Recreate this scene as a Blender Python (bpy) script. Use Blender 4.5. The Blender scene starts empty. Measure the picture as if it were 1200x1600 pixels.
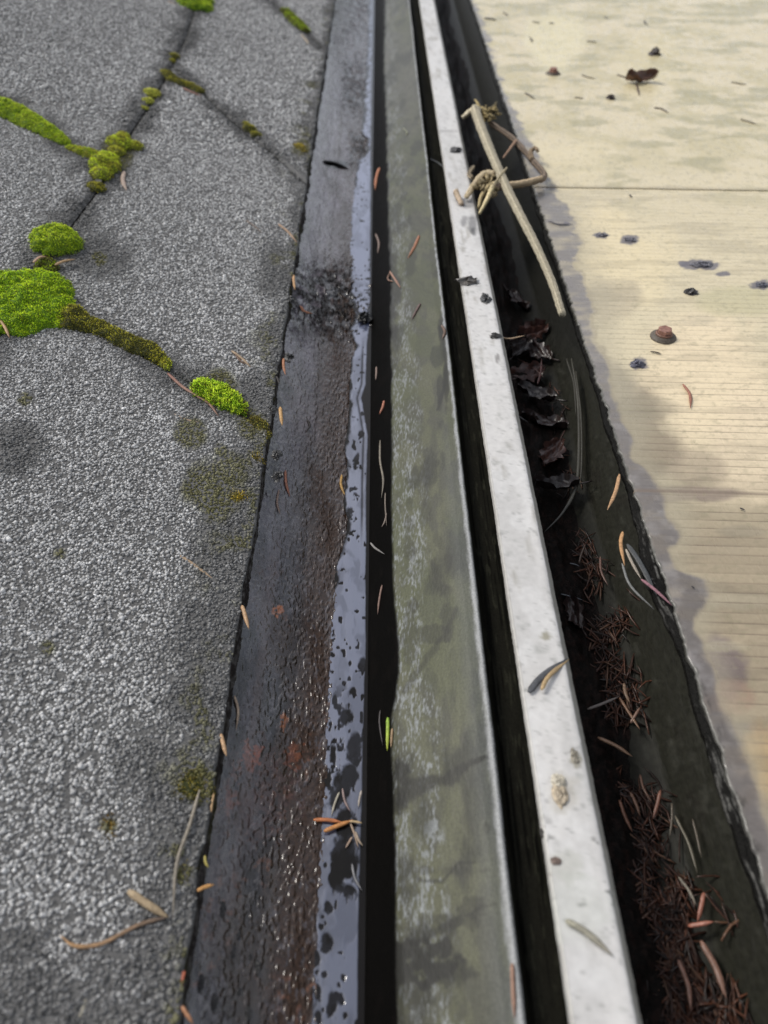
import bpy, math, random
import numpy as np
from mathutils import Vector, Matrix
from mathutils.geometry import delaunay_2d_cdt
random.seed(7); rng = np.random.default_rng(11)
sc = bpy.context.scene
C = sc.collection
# ------------------------------------------------------------------ camera, sky, sun, exposure
FPX = 1200.0                                   # focal length in pixels of the 1200x1600 photograph
TH = math.atan(1239.0/FPX)                     # pitch below the gutters' direction
PSI = math.atan(10*math.cos(TH)/FPX)
H = 0.30
cam = bpy.data.cameras.new('camera'); cam_o = bpy.data.objects.new('camera', cam); C.objects.link(cam_o)
cam_o.location = (0, 0, H); cam_o.rotation_euler = (math.pi/2-TH, 0, -PSI)
cam.sensor_fit = 'VERTICAL'; cam.sensor_height = 24; cam.sensor_width = 18; cam.lens = 24*FPX/1600
cam.clip_start = 0.01; cam.clip_end = 200
cam.dof.use_dof = True; cam.dof.focus_distance = 0.45; cam.dof.aperture_fstop = 5.2
sc.camera = cam_o
SUN_EL, SUN_AZ = math.radians(46), math.radians(-62)    # azimuth from +Y towards +X
w = bpy.data.worlds.new('World'); sc.world = w; w.use_nodes = True
nt = w.node_tree; bg = nt.nodes['Background']
sky = nt.nodes.new('ShaderNodeTexSky'); sky.sky_type = 'NISHITA'; sky.sun_disc = False
sky.sun_elevation = SUN_EL; sky.sun_rotation = SUN_AZ; sky.air_density = 1.0; sky.dust_density = 2.0
hs = nt.nodes.new('ShaderNodeHueSaturation'); hs.inputs['Saturation'].default_value = 0.27
nt.links.new(sky.outputs[0], hs.inputs['Color'])
tc = nt.nodes.new('ShaderNodeTexCoord'); cl = nt.nodes.new('ShaderNodeTexNoise')
cl.inputs['Scale'].default_value = 2.2; cl.inputs['Detail'].default_value = 5
nt.links.new(tc.outputs['Generated'], cl.inputs['Vector'])
cr = nt.nodes.new('ShaderNodeValToRGB'); cr.color_ramp.elements[0].position = .35; cr.color_ramp.elements[1].position = .68
cr.color_ramp.elements[0].color = (.8,.83,.9,1); cr.color_ramp.elements[1].color = (1.35,1.33,1.3,1)
nt.links.new(cl.outputs['Fac'], cr.inputs[0])
mx = nt.nodes.new('ShaderNodeMix'); mx.data_type = 'RGBA'; mx.blend_type = 'MULTIPLY'; mx.inputs['Factor'].default_value = 1
nt.links.new(hs.outputs[0], mx.inputs[6]); nt.links.new(cr.outputs[0], mx.inputs[7])
nt.links.new(mx.outputs[2], bg.inputs[0]); bg.inputs[1].default_value = 0.15
sl = bpy.data.lights.new('sun', 'SUN'); sl.energy = 1.6; sl.angle = math.radians(14); sl.color = (1, .95, .86)
so = bpy.data.objects.new('sun', sl); C.objects.link(so)
sd = Vector((math.sin(SUN_AZ)*math.cos(SUN_EL), math.cos(SUN_AZ)*math.cos(SUN_EL), math.sin(SUN_EL)))
so.rotation_euler = sd.to_track_quat('Z', 'Y').to_euler(); so.location = (0, 0, 3)
sc.view_settings.view_transform = 'Standard'; sc.view_settings.look = 'None'
sc.view_settings.gamma = 1; sc.view_settings.use_curve_mapping = False
sc.view_settings.exposure = 0.32
# ------------------------------------------------------------------ helpers
def L(r, g, b):                                 # display colour 0..255 -> linear
    f = lambda c: (c/255/12.92) if c/255 <= .04045 else ((c/255+.055)/1.055)**2.4
    return np.array([f(r), f(g), f(b)])
MW = (Matrix.Translation(cam_o.location) @ cam_o.rotation_euler.to_matrix().to_4x4())
R3 = np.array(MW.to_3x3()); CP = np.array(cam_o.location)
def ray(x, y):
    d = R3 @ np.array([(x-600)/FPX, (800-y)/FPX, -1.0]); return d/np.linalg.norm(d)
def project(P):                                 # where a point of the place is seen (for laying out stains and painted sheen)
    q = (P-CP) @ R3
    return 600+FPX*q[..., 0]/-q[..., 2], 800-FPX*q[..., 1]/-q[..., 2]
# --- cross-section of the place (all runs along Y)
RX, RZ, RT = -.0723, -.020, math.tan(math.radians(13))
WZ = -.055
def z_roof(x, y=0): return RZ + RT*(RX-x)
GP = np.array([(-.16,-.012),(-.105,-.0225),(-.0757,-.0252),(-.068,-.0310),(-.056,-.0405),(-.045,-.0480),(-.030,-.0545),(-.022,-.0568),(-.009,-.0575),(-.0078,-.0565)])
def z_gut(x, y=0): return np.interp(x, GP[:,0], GP[:,1])
FPf = np.array([(-.0078,-.0565),(-.0072,-.054),(.0062,-.041),(.0078,-.0395),(.030,-.0235),(.0425,-.0150),(.0462,-.0118),(.0480,-.0110),(.0492,-.0118),(.0505,-.0150),(.053,-.020),(.066,-.024)])
def z_flash(x, y=0): return np.interp(x, FPf[:,0], FPf[:,1])
BP = np.array([(.0622,-.0026),(.0625,-.0004),(.0632,0),(.0835,0),(.0843,-.0004),(.0868,-.0040),(.0872,-.012)])
def z_bar(x, y=0): return np.interp(x, BP[:,0], BP[:,1])
PX, PZ = .1437, -.005
def z_panel(x, y=0): return PZ + 0*x
TP = np.array([(.0872,-.05),(.096,-.062),(.118,-.060),(.135,-.052),(.150,-.036),(.164,-.0205),(.19,-.012)])
def z_trough(x, y=0): return np.interp(x, TP[:,0], TP[:,1])
def zwater(x, y=0): return WZ + 0*x
SURF = {'roof': (z_roof,-2,RX), 'gut': (z_gut,-.16,-.0072), 'flash': (z_flash,-.0078,.062), 'bar': (z_bar,.0622,.0872),
        'panel': (z_panel,PX-.02,3), 'trough': (z_trough,.0872,.19), 'water': (zwater,-.1,-.007), 'level': (lambda x, y=0: 0*x, -1, 1)}
def hit(x, y, s, lift=0.0):
    f = SURF[s][0]; d = ray(x, y); t0, t1 = .15, 4.0
    ts = np.linspace(t0, t1, 4000); P = CP+ts[:,None]*d
    g = P[:,2]-lift-f(P[:,0]); k = np.argmax(g < 0)
    a, b = ts[max(k-1,0)], ts[k]
    for _ in range(30):
        m = (a+b)/2; p = CP+m*d
        if p[2]-lift-float(f(p[0])) < 0: b = m
        else: a = m
    return CP+b*d
def pxsize(P): return float(-((P-CP) @ R3)[2])/FPX   # metres per photo pixel there
# --- noise
def _h(ix, iy, s):
    n = (ix.astype(np.int64)*374761393 + iy.astype(np.int64)*668265263 + s*1442695041) & 0xffffffff
    n = ((n ^ (n >> 13))*1274126177) & 0xffffffff
    return ((n ^ (n >> 16)) & 0xffff)/65535.0
def vn(x, y, s=0):
    ix, iy = np.floor(x), np.floor(y); fx, fy = x-ix, y-iy
    fx = fx*fx*(3-2*fx); fy = fy*fy*(3-2*fy)
    a, b, c, d = _h(ix,iy,s), _h(ix+1,iy,s), _h(ix,iy+1,s), _h(ix+1,iy+1,s)
    return (a*(1-fx)+b*fx)*(1-fy)+(c*(1-fx)+d*fx)*fy
def fbm(x, y, s=0, o=4):
    v = 0; a = .5; t = 0
    for i in range(o): v = v+a*vn(x*2**i+i*17.3, y*2**i-i*9.1, s+i); t += a; a *= .55
    return v/t
def sst(e0, e1, x): t = np.clip((x-e0)/(e1-e0), 0, 1); return t*t*(3-2*t)
def blend(col, c, m): return col*(1-m[..., None])+np.asarray(c)*m[..., None]
def blobs(col, px, py, lst, ns=.02, seed=5, rag=.9):
    n = fbm(px*ns, py*ns, seed, 5)
    for (x, y, rx, ry, c, k) in lst:
        d = ((px-x)/rx)**2+((py-y)/ry)**2
        col = blend(col, c, k*sst(1.25, .35, d+rag*(n-.5)*2))
    return col
def poly(pts, y):                                # piecewise (y, value) in photo rows
    a = np.array(pts, float); return np.interp(y, a[:,0], a[:,1])
# --- mesh makers
def mesh_obj(name, V, F, mat, parent=None, col=None, smooth=True, extra=None):
    me = bpy.data.meshes.new(name); V = np.asarray(V, dtype=np.float32)
    if isinstance(F, np.ndarray):
        n, k = F.shape
        me.vertices.add(len(V)); me.vertices.foreach_set('co', V.ravel())
        me.loops.add(n*k); me.loops.foreach_set('vertex_index', F.astype(np.int32).ravel())
        me.polygons.add(n); me.polygons.foreach_set('loop_start', np.arange(0, n*k, k, dtype=np.int32))
        me.update(calc_edges=True)
    else:
        me.from_pydata(V.tolist(), [], [list(f) for f in F]); me.update()
    if col is not None:
        a = me.color_attributes.new('Col', 'FLOAT_COLOR', 'POINT')
        c4 = np.ones((len(V), 4), np.float32); c4[:, :3] = col; a.data.foreach_set('color', c4.ravel())
    if extra:
        for nm, arr in extra.items():
            a = me.attributes.new(nm, 'FLOAT', 'POINT'); a.data.foreach_set('value', np.asarray(arr, np.float32).ravel())
    if smooth: me.polygons.foreach_set('use_smooth', np.ones(len(me.polygons), bool))
    if mat: me.materials.append(mat)
    o = bpy.data.objects.new(name, me); C.objects.link(o)
    if parent: o.parent = parent
    return o
def grid_faces(nu, nv):
    i = np.arange(nu-1)[:, None]; j = np.arange(nv-1)[None, :]
    a = i*nv+j
    return np.stack([a, a+nv, a+nv+1, a+1], -1).reshape(-1, 4)
def recentre(o):
    me = o.data; n = len(me.vertices); co = np.empty(n*3, np.float32); me.vertices.foreach_get('co', co)
    co = co.reshape(-1, 3); c = co.mean(0); c[2] = co[:, 2].min(); me.vertices.foreach_set('co', (co-c).ravel()); o.location = c.tolist(); me.update()
    return o
def tag(o, label=None, cat=None, group=None, kind=None):
    if label: o['label'] = label
    if cat: o['category'] = cat
    if group: o['group'] = group
    if kind: o['kind'] = kind
    return o
def empty(name, loc=(0,0,0)):
    o = bpy.data.objects.new(name, None); o.empty_display_size = .01; o.location = loc; C.objects.link(o); return o
def keep(o, e):                                 # parent while keeping the mesh where it stands
    o.parent = e; o.location = Vector(o.location)-Vector(e.location); return o
def rows(y0=-70, y1=1690, step=2.0, D=.31, far=(1.9,2.3,3.0), near=(-.5,-.2)):
    yy = np.arange(y1, y0, -step); ph = TH+np.arctan((yy-800)/FPX)
    Y = D/np.tan(ph); return np.concatenate([near, Y, far])
# --- materials
def mat(name, rough=.6, spec=.5, ior=1.5, bump=(), attr=True, color=(.5,.5,.5), var=0, var_scale=300, coat=0, metal=0, rough_var=0, gloss=False):
    m = bpy.data.materials.new(name); m.use_nodes = True; t = m.node_tree; b = t.nodes['Principled BSDF']
    b.inputs['Roughness'].default_value = rough; b.inputs['IOR'].default_value = ior
    b.inputs['Specular IOR Level'].default_value = spec; b.inputs['Coat Weight'].default_value = coat
    b.inputs['Coat Roughness'].default_value = .08; b.inputs['Metallic'].default_value = metal
    g = t.nodes.new('ShaderNodeNewGeometry')
    if attr:
        a = t.nodes.new('ShaderNodeAttribute'); a.attribute_name = 'Col'; src = a.outputs['Color']
    else:
        a = t.nodes.new('ShaderNodeRGB'); a.outputs[0].default_value = (*color, 1); src = a.outputs[0]
    def noise(scale, detail, stretch):
        mp = t.nodes.new('ShaderNodeMapping'); mp.inputs['Scale'].default_value = stretch
        n = t.nodes.new('ShaderNodeTexNoise'); n.inputs['Scale'].default_value = scale; n.inputs['Detail'].default_value = detail
        t.links.new(g.outputs['Position'], mp.inputs['Vector']); t.links.new(mp.outputs[0], n.inputs['Vector']); return n.outputs['Fac']
    if var:
        n = noise(var_scale, 5, (1, 1, 1)); mr = t.nodes.new('ShaderNodeMapRange')
        mr.inputs[1].default_value = .3; mr.inputs[2].default_value = .7; mr.inputs[3].default_value = 1-var; mr.inputs[4].default_value = 1+var
        t.links.new(n, mr.inputs[0]); v = t.nodes.new('ShaderNodeVectorMath'); v.operation = 'SCALE'
        t.links.new(src, v.inputs[0]); t.links.new(mr.outputs[0], v.inputs['Scale']); src = v.outputs[0]
    t.links.new(src, b.inputs['Base Color'])
    if rough_var:
        n = noise(180, 4, (1, .4, 1)); mr = t.nodes.new('ShaderNodeMapRange')
        mr.inputs[1].default_value = .35; mr.inputs[2].default_value = .65; mr.inputs[3].default_value = max(rough-rough_var, .02); mr.inputs[4].default_value = rough+rough_var
        t.links.new(n, mr.inputs[0]); t.links.new(mr.outputs[0], b.inputs['Roughness'])
    if gloss:
        ga = t.nodes.new('ShaderNodeAttribute'); ga.attribute_name = 'gloss'; t.links.new(ga.outputs['Fac'], b.inputs['Specular IOR Level'])
    prev = None
    for (sc_, dist, det, stretch) in bump:
        bp = t.nodes.new('ShaderNodeBump'); bp.inputs['Distance'].default_value = dist; bp.inputs['Strength'].default_value = 1
        t.links.new(noise(sc_, det, stretch), bp.inputs['Height'])
        if prev: t.links.new(prev, bp.inputs['Normal'])
        prev = bp.outputs[0]
    if prev:
        t.links.new(prev, b.inputs['Normal'])
        if coat: t.links.new(prev, b.inputs['Coat Normal'])
    return m
M_gran = mat('mineral_granules', rough=.75, spec=.2)
M_asph = mat('asphalt_shingle', rough=.8, bump=((900,.0006,3,(1,1,1)),), var=.35, var_scale=700)
M_brown = mat('wet_brown_metal', rough=.17, ior=2.0, spec=.5, bump=((120,.0002,2,(1,.25,1)),(620,.00020,3,(1,.5,1))), var=.4, var_scale=500, rough_var=.12, gloss=True)
M_flash = mat('weathered_flashing', rough=.5, spec=.35, bump=((700,.00012,4,(1,.5,1)),(90,.0004,3,(1,.4,1))), var=.22, var_scale=900, gloss=True)
M_bar = mat('painted_aluminium', rough=.45, spec=.4, bump=((500,.00006,4,(1,1,1)),), var=.07, var_scale=260)
M_pan = mat('plastic_sheet', rough=.35, spec=.4, bump=((400,.00006,4,(.3,1,1)),), var=.06, var_scale=500, rough_var=.15)
M_muck = mat('black_mould', rough=.6, spec=.07, bump=((900,.0006,4,(1,1,1)),), var=.4, var_scale=700)
M_edge = mat('black_grime', rough=.6, spec=.12, attr=True, bump=((500,.0012,4,(1,1,1)),), var=.5, var_scale=500)
M_trough = mat('dark_wet_gutter', rough=.45, spec=.08, bump=((300,.0003,4,(1,.4,1)),), var=.3, var_scale=350)
M_moss = mat('moss_shoots', rough=.7, spec=.2)
M_org = mat('plant_litter', rough=.5, spec=.35, var=.25, var_scale=900)
M_wetorg = mat('wet_plant_litter', rough=.3, spec=.4, var=.3, var_scale=900)
M_wood = mat('dry_bark', rough=.75, spec=.25, bump=((700,.0006,4,(1,.12,1)),), var=.3, var_scale=800)
M_rust = mat('rusty_screw', rough=.55, spec=.4, bump=((900,.0003,4,(1,1,1)),), var=.35, var_scale=700)
M_clod = mat('wet_mud', rough=.3, spec=.5, bump=((900,.0006,4,(1,1,1)),), var=.4, var_scale=700)
def water_mat():
    m = bpy.data.materials.new('filmed_water'); m.use_nodes = True; t = m.node_tree; b = t.nodes['Principled BSDF']
    at = t.nodes.new('ShaderNodeAttribute'); at.attribute_name = 'film'
    c = t.nodes.new('ShaderNodeAttribute'); c.attribute_name = 'Col'; t.links.new(c.outputs['Color'], b.inputs['Base Color'])
    for nm, lo, hi in (('IOR', 1.33, 2.4), ('Roughness', .10, .045)):
        mr = t.nodes.new('ShaderNodeMapRange'); mr.inputs[3].default_value = lo; mr.inputs[4].default_value = hi
        t.links.new(at.outputs['Fac'], mr.inputs[0]); t.links.new(mr.outputs[0], b.inputs[nm])
    g = t.nodes.new('ShaderNodeNewGeometry'); mp = t.nodes.new('ShaderNodeMapping'); mp.inputs['Scale'].default_value = (1, .3, 1)
    n = t.nodes.new('ShaderNodeTexNoise'); n.inputs['Scale'].default_value = 60; n.inputs['Detail'].default_value = 2
    t.links.new(g.outputs['Position'], mp.inputs[0]); t.links.new(mp.outputs[0], n.inputs['Vector'])
    bp = t.nodes.new('ShaderNodeBump'); bp.inputs['Distance'].default_value = .00025
    t.links.new(n.outputs['Fac'], bp.inputs['Height'])
    b2 = t.nodes.new('ShaderNodeBump'); b2.inputs['Distance'].default_value = .00005
    t.links.new(at.outputs['Fac'], b2.inputs['Height']); t.links.new(bp.outputs[0], b2.inputs['Normal']); t.links.new(b2.outputs[0], b.inputs['Normal'])
    return m
M_water = water_mat()
# ------------------------------------------------------------------ shingled roof
roof = tag(empty('shingled_roof', (RX, .4, RZ)), 'grey mineral-granule shingle roof slope with mossy joints, left of the brown gutter', 'roof')
JOINTS = [[(-120,95),(0,158),(100,222),(150,250),(152,296)], [(152,296),(110,352),(80,385),(45,450)], [(152,296),(185,235),(235,160),(268,104)],
          [(268,104),(290,60),(305,10),(330,-60)], [(268,104),(315,145),(385,208),(430,243),(488,292)],
          [(45,450),(100,492),(200,540),(262,578),(320,612),(378,648),(425,675)], [(45,450),(0,520),(-60,600)],
          [(370,-60),(420,0),(462,38),(508,80)]]
def world_line(pts, s='roof', lift=0, n=6):
    out = []
    P = [hit(x, y, s, lift) for x, y in pts]
    for a, b in zip(P[:-1], P[1:]):
        for k in range(n): out.append(a+(b-a)*k/n)
    out.append(P[-1]); return np.array(out)
JW = [world_line(j) for j in JOINTS]
def seg_dist(X, Y, line):
    d = np.full(X.shape, 9.0)
    for a, b in zip(line[:-1], line[1:]):
        ax, ay, bx, by = a[0], a[1], b[0], b[1]; l2 = (bx-ax)**2+(by-ay)**2+1e-12
        t = np.clip(((X-ax)*(bx-ax)+(Y-ay)*(by-ay))/l2, 0, 1)
        d = np.minimum(d, np.hypot(X-ax-t*(bx-ax), Y-ay-t*(by-ay)))
    return d
def joint_dist(X, Y):
    d = np.full(X.shape, 9.0)
    for l in JW: d = np.minimum(d, seg_dist(X, Y, l))
    return d
edge_r = [(1690,255),(1600,272),(1500,300),(1400,318),(1300,334),(1200,350),(1100,370),(1000,385),(900,398),(800,412),(700,425),(600,438),(500,450),(400,462),(300,474),(200,488),(100,505),(0,522),(-70,530)]
def roof_edge_x(Y):                             # eaves line, a little uneven
    return RX + .0020*(fbm(Y*30, Y*0, 3, 4)-.5)*2+.0016*(fbm(Y*190, Y*0+3, 9, 3)-.5)
def H_(x, y): return hit(x, y, 'roof')
def roofxy(x, y): p = H_(x, y); return (p[0], p[1])
E = lambda y: (RX, roofxy(450, y)[1])            # a point of the eaves at photo row y
n1, n2, n3 = roofxy(152,296), roofxy(45,450), roofxy(268,104)
lft = [roofxy(*p) for p in [(100,222),(0,158),(-120,95)]]
FARL = -1.0
up = [roofxy(*p) for p in [(290,60),(305,10),(330,-60)]]
T = {}
eN3 = roofxy(488,292); eN2 = roofxy(425,675); eTR = roofxy(508,80)
jr3 = [roofxy(*p) for p in [(315,145),(385,208),(430,243)]]
jr2 = [roofxy(*p) for p in [(100,492),(200,540),(262,578),(320,612),(378,648)]]
trn = [roofxy(*p) for p in [(370,-60),(420,0),(462,38)]]
l2 = [roofxy(*p) for p in [(0,520),(-60,600)]]
tabs = [
 ([n1, roofxy(150,250)]+lft+[(FARL, lft[-1][1]+.25), (FARL, 3.0), (up[-1][0]-.5, 3.0)]+up[::-1]+[n3, roofxy(235,160), roofxy(185,235)], .0016),       # upper left
 ([n1, roofxy(110,352), roofxy(80,385), n2]+l2+[(FARL, l2[-1][1]-.1), (FARL, lft[-1][1]+.25)]+lft[::-1]+[roofxy(150,250)], .0010),              # left
 ([n1, roofxy(185,235), roofxy(235,160), n3]+jr3+[(RX, eN3[1]), (RX, eN2[1])]+jr2[::-1]+[n2, roofxy(80,385), roofxy(110,352)], .0),               # middle
 ([n3]+up+[(up[-1][0]-.5, 3.0), (trn[0][0]-.25, 3.0)]+trn+[(RX, eTR[1]), (RX, eN3[1])]+jr3[::-1], .0010),                                      # top
 ([(trn[0][0]-.25, 3.0), (RX, 3.0), (RX, eTR[1])]+trn[::-1], .0),                                                                             # top right
 ([n2]+jr2+[(RX, eN2[1]), (RX, -.5), (FARL, -.5), (FARL, l2[-1][1]-.1)]+l2[::-1], .0012),                                                     # bottom
]
def in_poly(X, Y, P):
    c = np.zeros(X.shape, bool); n = len(P)
    for i in range(n):
        x1, y1 = P[i]; x2, y2 = P[(i+1) % n]
        if y1 == y2: continue
        m = ((y1 > Y) != (y2 > Y)) & (X < (x2-x1)*(Y-y1)/(y2-y1)+x1); c ^= m
    return c
def roof_tone(X, Y, Z=None):
    P = np.stack([X, Y, RZ+RT*(RX-X)], -1); px, py = project(P)
    jd = joint_dist(X, Y); n = fbm(X*55, Y*40, 21, 5); n2_ = fbm(X*14, Y*11, 33, 4)
    jw = .012+.030*n2_
    dirt = .88*sst(1.0, .05, jd/jw+(n-.5)*1.3)
    dirt = np.maximum(dirt, .95*sst(.0062, .0018, jd+.004*(n-.5)))
    ew = .006+.034*sst(450, 850, py)+.020*n2_                    # wet dirt along the eaves
    dirt = np.maximum(dirt, .74*sst(1.05, .3, (RX-X)/ew+(n-.5)*1.7))
    dirt = np.maximum(dirt, .5*sst(.60, .72, n2_+.25*(n-.5))*sst(1250, 1500, py))
    for (x, y, rx, ry) in [(60,1560,110,60),(230,1520,120,60),(20,700,60,50),(150,400,60,40),(300,1270,60,90),(30,1480,60,40),(60,1590,160,50),(265,1330,30,50),(250,1480,40,80),(20,320,0.1,.1),(410,610,40,50),(430,420,30,60),(370,850,40,90),(300,1100,70,60),(320,980,60,60)]:
        dirt = np.maximum(dirt, .78*sst(1.3, .2, ((px-x)/rx)**2+((py-y)/ry)**2+(n-.5)*1.4))
    alg = .7*sst(.58, .75, fbm(X*70, Y*60, 77, 4))*sst(.035, .005, RX-X)
    for (x, y, r) in [(300,680,26),(345,708,14),(640,0,1),(95,868,12),(75,1015,16),(40,628,12),(310,1225,34),(172,1292,18),(290,1370,18),(350,740,40),(345,600,26),(470,232,16),(395,668,30),(300,1540,34),(155,405,12),(330,770,50),(185,240,26)]:
        alg = np.maximum(alg, .85*sst(1.2, .3, ((px-x)**2+(py-y)**2)/r**2+(n-.5)*1.5))
    return dirt, alg
def tone_color(dirt, alg, g):
    g = g*1.13; col = np.stack([g*1.03, g*1.02, g*1.0], -1)
    col = col*(1-.80*dirt[..., None])
    return col*(1-alg[..., None])+np.array([.085,.080,.022])*alg[..., None]*(.5+g[..., None]*2)
for i, (P, dz) in enumerate(tabs):
    cx = np.mean([p[0] for p in P]); cy = np.mean([p[1] for p in P])
    Q = []
    for k in range(len(P)):                      # densify
        a = np.array(P[k]); b = np.array(P[(k+1) % len(P)]); m = max(1, int(min(300, np.hypot(*(b-a))/.005)))
        for j in range(m): Q.append(a+(b-a)*j/m)
    Q = np.array(Q); n = len(Q)
    # shrink slightly for an open joint
    nxt = np.roll(Q, -1, 0); prv = np.roll(Q, 1, 0); tg = nxt-prv; tg /= np.linalg.norm(tg, axis=1)[:, None]+1e-9
    nr = np.stack([tg[:, 1], -tg[:, 0]], -1); area = np.sum(Q[:, 0]*nxt[:, 1]-nxt[:, 0]*Q[:, 1]); nr *= (1 if area > 0 else -1)
    J = (.0003+.0005*(fbm(Q[:, 0]*90, Q[:, 1]*90, i, 3)))[:, None]
    at_e = np.abs(Q[:, 0]-RX) < 1e-4
    Qi = Q-nr*J; Qi[at_e, 0] = roof_edge_x(Q[at_e, 1])
    Qb = Q-nr*(J+.0036); Qb[at_e] = Qi[at_e]; Qb[at_e, 0] = Qi[at_e, 0]-.0008
    zt = z_roof(Qi[:, 0])+dz
    ring0 = np.column_stack([Qi, zt-.0026]); ring1 = np.column_stack([Qi, zt-np.where(at_e, .0006, .0022)]); ring2 = np.column_stack([Qb, z_roof(Qb[:, 0])+dz])
    V = np.vstack([ring0, ring1, ring2]); F = []
    for k in range(n):
        k2 = (k+1) % n; F.append((k, k2, n+k2, n+k)); F.append((n+k, n+k2, 2*n+k2, 2*n+k))
    if area < 0: F = [f[::-1] for f in F]
    cv, _, cf, _, _, _ = delaunay_2d_cdt([Vector((float(a), float(b))) for a, b in Qb], [], [list(range(n))], 1, 1e-6)
    top = np.array([[v.x, v.y, float(z_roof(v.x))+dz] for v in cv]); b0 = len(V); V = np.vstack([V, top])
    for f in cf:
        a_, b_, c_ = [top[k] for k in f[:3]]; up_ = np.cross(b_-a_, c_-a_)[2] > 0
        F.append(tuple(b0+k for k in (f if up_ else f[::-1])))
    o = mesh_obj('shingle', V, F, M_asph, None, col=np.tile(np.array([[.10,.098,.095]]), (len(V), 1)), smooth=False)
    keep(o, roof)
ul = mesh_obj('underlay', [(RX-.0012,-.5,RZ-.0025),(RX-.0012,3,RZ-.0025),(FARL,3,z_roof(FARL)-.0025),(FARL,-.5,z_roof(FARL)-.0025),
     (RX-.0012,-.5,RZ-.0046),(RX-.0012,3,RZ-.0046),(FARL,3,z_roof(FARL)-.0046),(FARL,-.5,z_roof(FARL)-.0046)],
     [(0,3,2,1),(4,5,6,7),(0,1,5,4),(2,3,7,6),(1,2,6,5),(3,0,4,7)], M_edge, None, col=np.tile([[.02,.018,.015]], (8, 1)), smooth=False); keep(ul, roof)
def eaves_grime():
    Y = rows(step=1.5, D=.325); t = np.linspace(0, 1, 14); TT, YY = np.meshgrid(t, Y, indexing='ij')
    _, py0 = project(np.stack([np.full(Y.shape, RX), Y, np.full(Y.shape, RZ)], -1))
    wd = .0004+.0050*np.clip(fbm(Y*60, Y*0, 161, 5)-.36, 0, 1)*np.interp(py0, [0,400,800,1300,1600], [.9,1.3,.7,.25,.8])
    XX = RX-.0012+(wd[None]+.0012)*TT+.0010*(fbm(YY*420, TT*3, 162, 3)-.5)*TT
    zt = z_roof(XX)*0+RZ-.0004; zb = z_gut(XX)-.0006
    ZZ = zt+(zb-zt)*sst(.25, 1, TT)+.0016*(fbm(YY*350, TT*6, 163, 4)-.5)*np.sin(TT*math.pi)
    P = np.stack([XX, YY, ZZ], -1); n = fbm(YY*300, TT*8, 164, 4)
    col = np.ones(P.shape)*np.array([.024,.020,.018]); col = blend(col, [.10,.094,.088], .8*sst(.48, .66, n)); col = blend(col, [.05,.05,.015], .5*sst(.6, .7, fbm(YY*40, TT, 165, 3)))
    o = mesh_obj('eaves_grime', P.reshape(-1, 3), grid_faces(*P.shape[:2]), M_muck, None, col=col.reshape(-1, 3)); keep(o, roof)
eaves_grime()
# granules: real grit on the tabs
def granules():
    pts = []; sz = []
    for (y0, y1, dens, s) in ((-.02,.45,640000,.00088), (.45,.80,420000,.00100), (.80,1.7,210000,.0014)):
        x0, x1 = -.75 if y0 > .4 else -.34, RX
        n = int((x1-x0)*(y1-y0)*dens); X = rng.uniform(x0, x1, n); Y = rng.uniform(y0, y1, n)
        px, py = project(np.stack([X, Y, z_roof(X)], -1)); m = (px > -90) & (py < 1720) & (py > -110)
        X, Y = X[m], Y[m]
        pts.append(np.stack([X, Y], -1)); sz.append(np.full(len(X), s))
    P = np.vstack(pts); S = np.concatenate(sz)*np.exp(rng.normal(0, .22, len(P)))
    jd = joint_dist(P[:, 0], P[:, 1]); k = (jd > .0001+.0011*fbm(P[:,0]*120, P[:,1]*120, 8, 3)) & (P[:, 0] < roof_edge_x(P[:, 1])+rng.uniform(-.0012, .0005, len(P)))
    P, S = P[k], S[k]; X, Y = P[:, 0], P[:, 1]
    z = z_roof(X)
    for (pl, dz) in tabs: z = z+dz*in_poly(X, Y, pl)
    z = z-.0022*np.clip(1-(joint_dist(X, Y)-.0005)/.0036, 0, 1)
    n = len(X)
    base = np.array([[1,0,0],[-1,0,0],[0,1,0],[0,-1,0],[0,0,1],[0,0,-1]], float)
    q = rng.normal(size=(n, 4)); q /= np.linalg.norm(q, axis=1)[:, None]; a, b, c, d = q.T
    R = np.stack([1-2*(c*c+d*d),2*(b*c-a*d),2*(b*d+a*c),2*(b*c+a*d),1-2*(b*b+d*d),2*(c*d-a*b),2*(b*d-a*c),2*(c*d+a*b),1-2*(b*b+c*c)], -1).reshape(n, 3, 3)
    V = np.einsum('nij,kj->nki', R, base)*S[:, None, None]*rng.uniform(.7, 1.25, (n, 6, 1))
    V[:, :, 2] *= .62
    V += np.stack([X, Y, z+S*.18], -1)[:, None, :]
    f = np.array([[0,2,4],[2,1,4],[1,3,4],[3,0,4],[2,0,5],[1,2,5],[3,1,5],[0,3,5]])
    F = (np.arange(n)[:, None, None]*6+f[None]).reshape(-1, 3)
    g = rng.choice([.13,.21,.29,.36,.43,.52], n, p=[.11,.18,.26,.25,.15,.05])*rng.uniform(.8, 1.2, n)
    dirt, alg = roof_tone(X, Y); big = fbm(X*9, Y*7, 90, 3)
    col = tone_color(dirt, alg, g*(.86+.35*big))
    o = mesh_obj('granules', V.reshape(-1, 3), F, M_gran, None, col=np.repeat(col, 6, 0), smooth=False); keep(o, roof); o['kind'] = 'stuff'
    print('granules', n)
granules()
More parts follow.
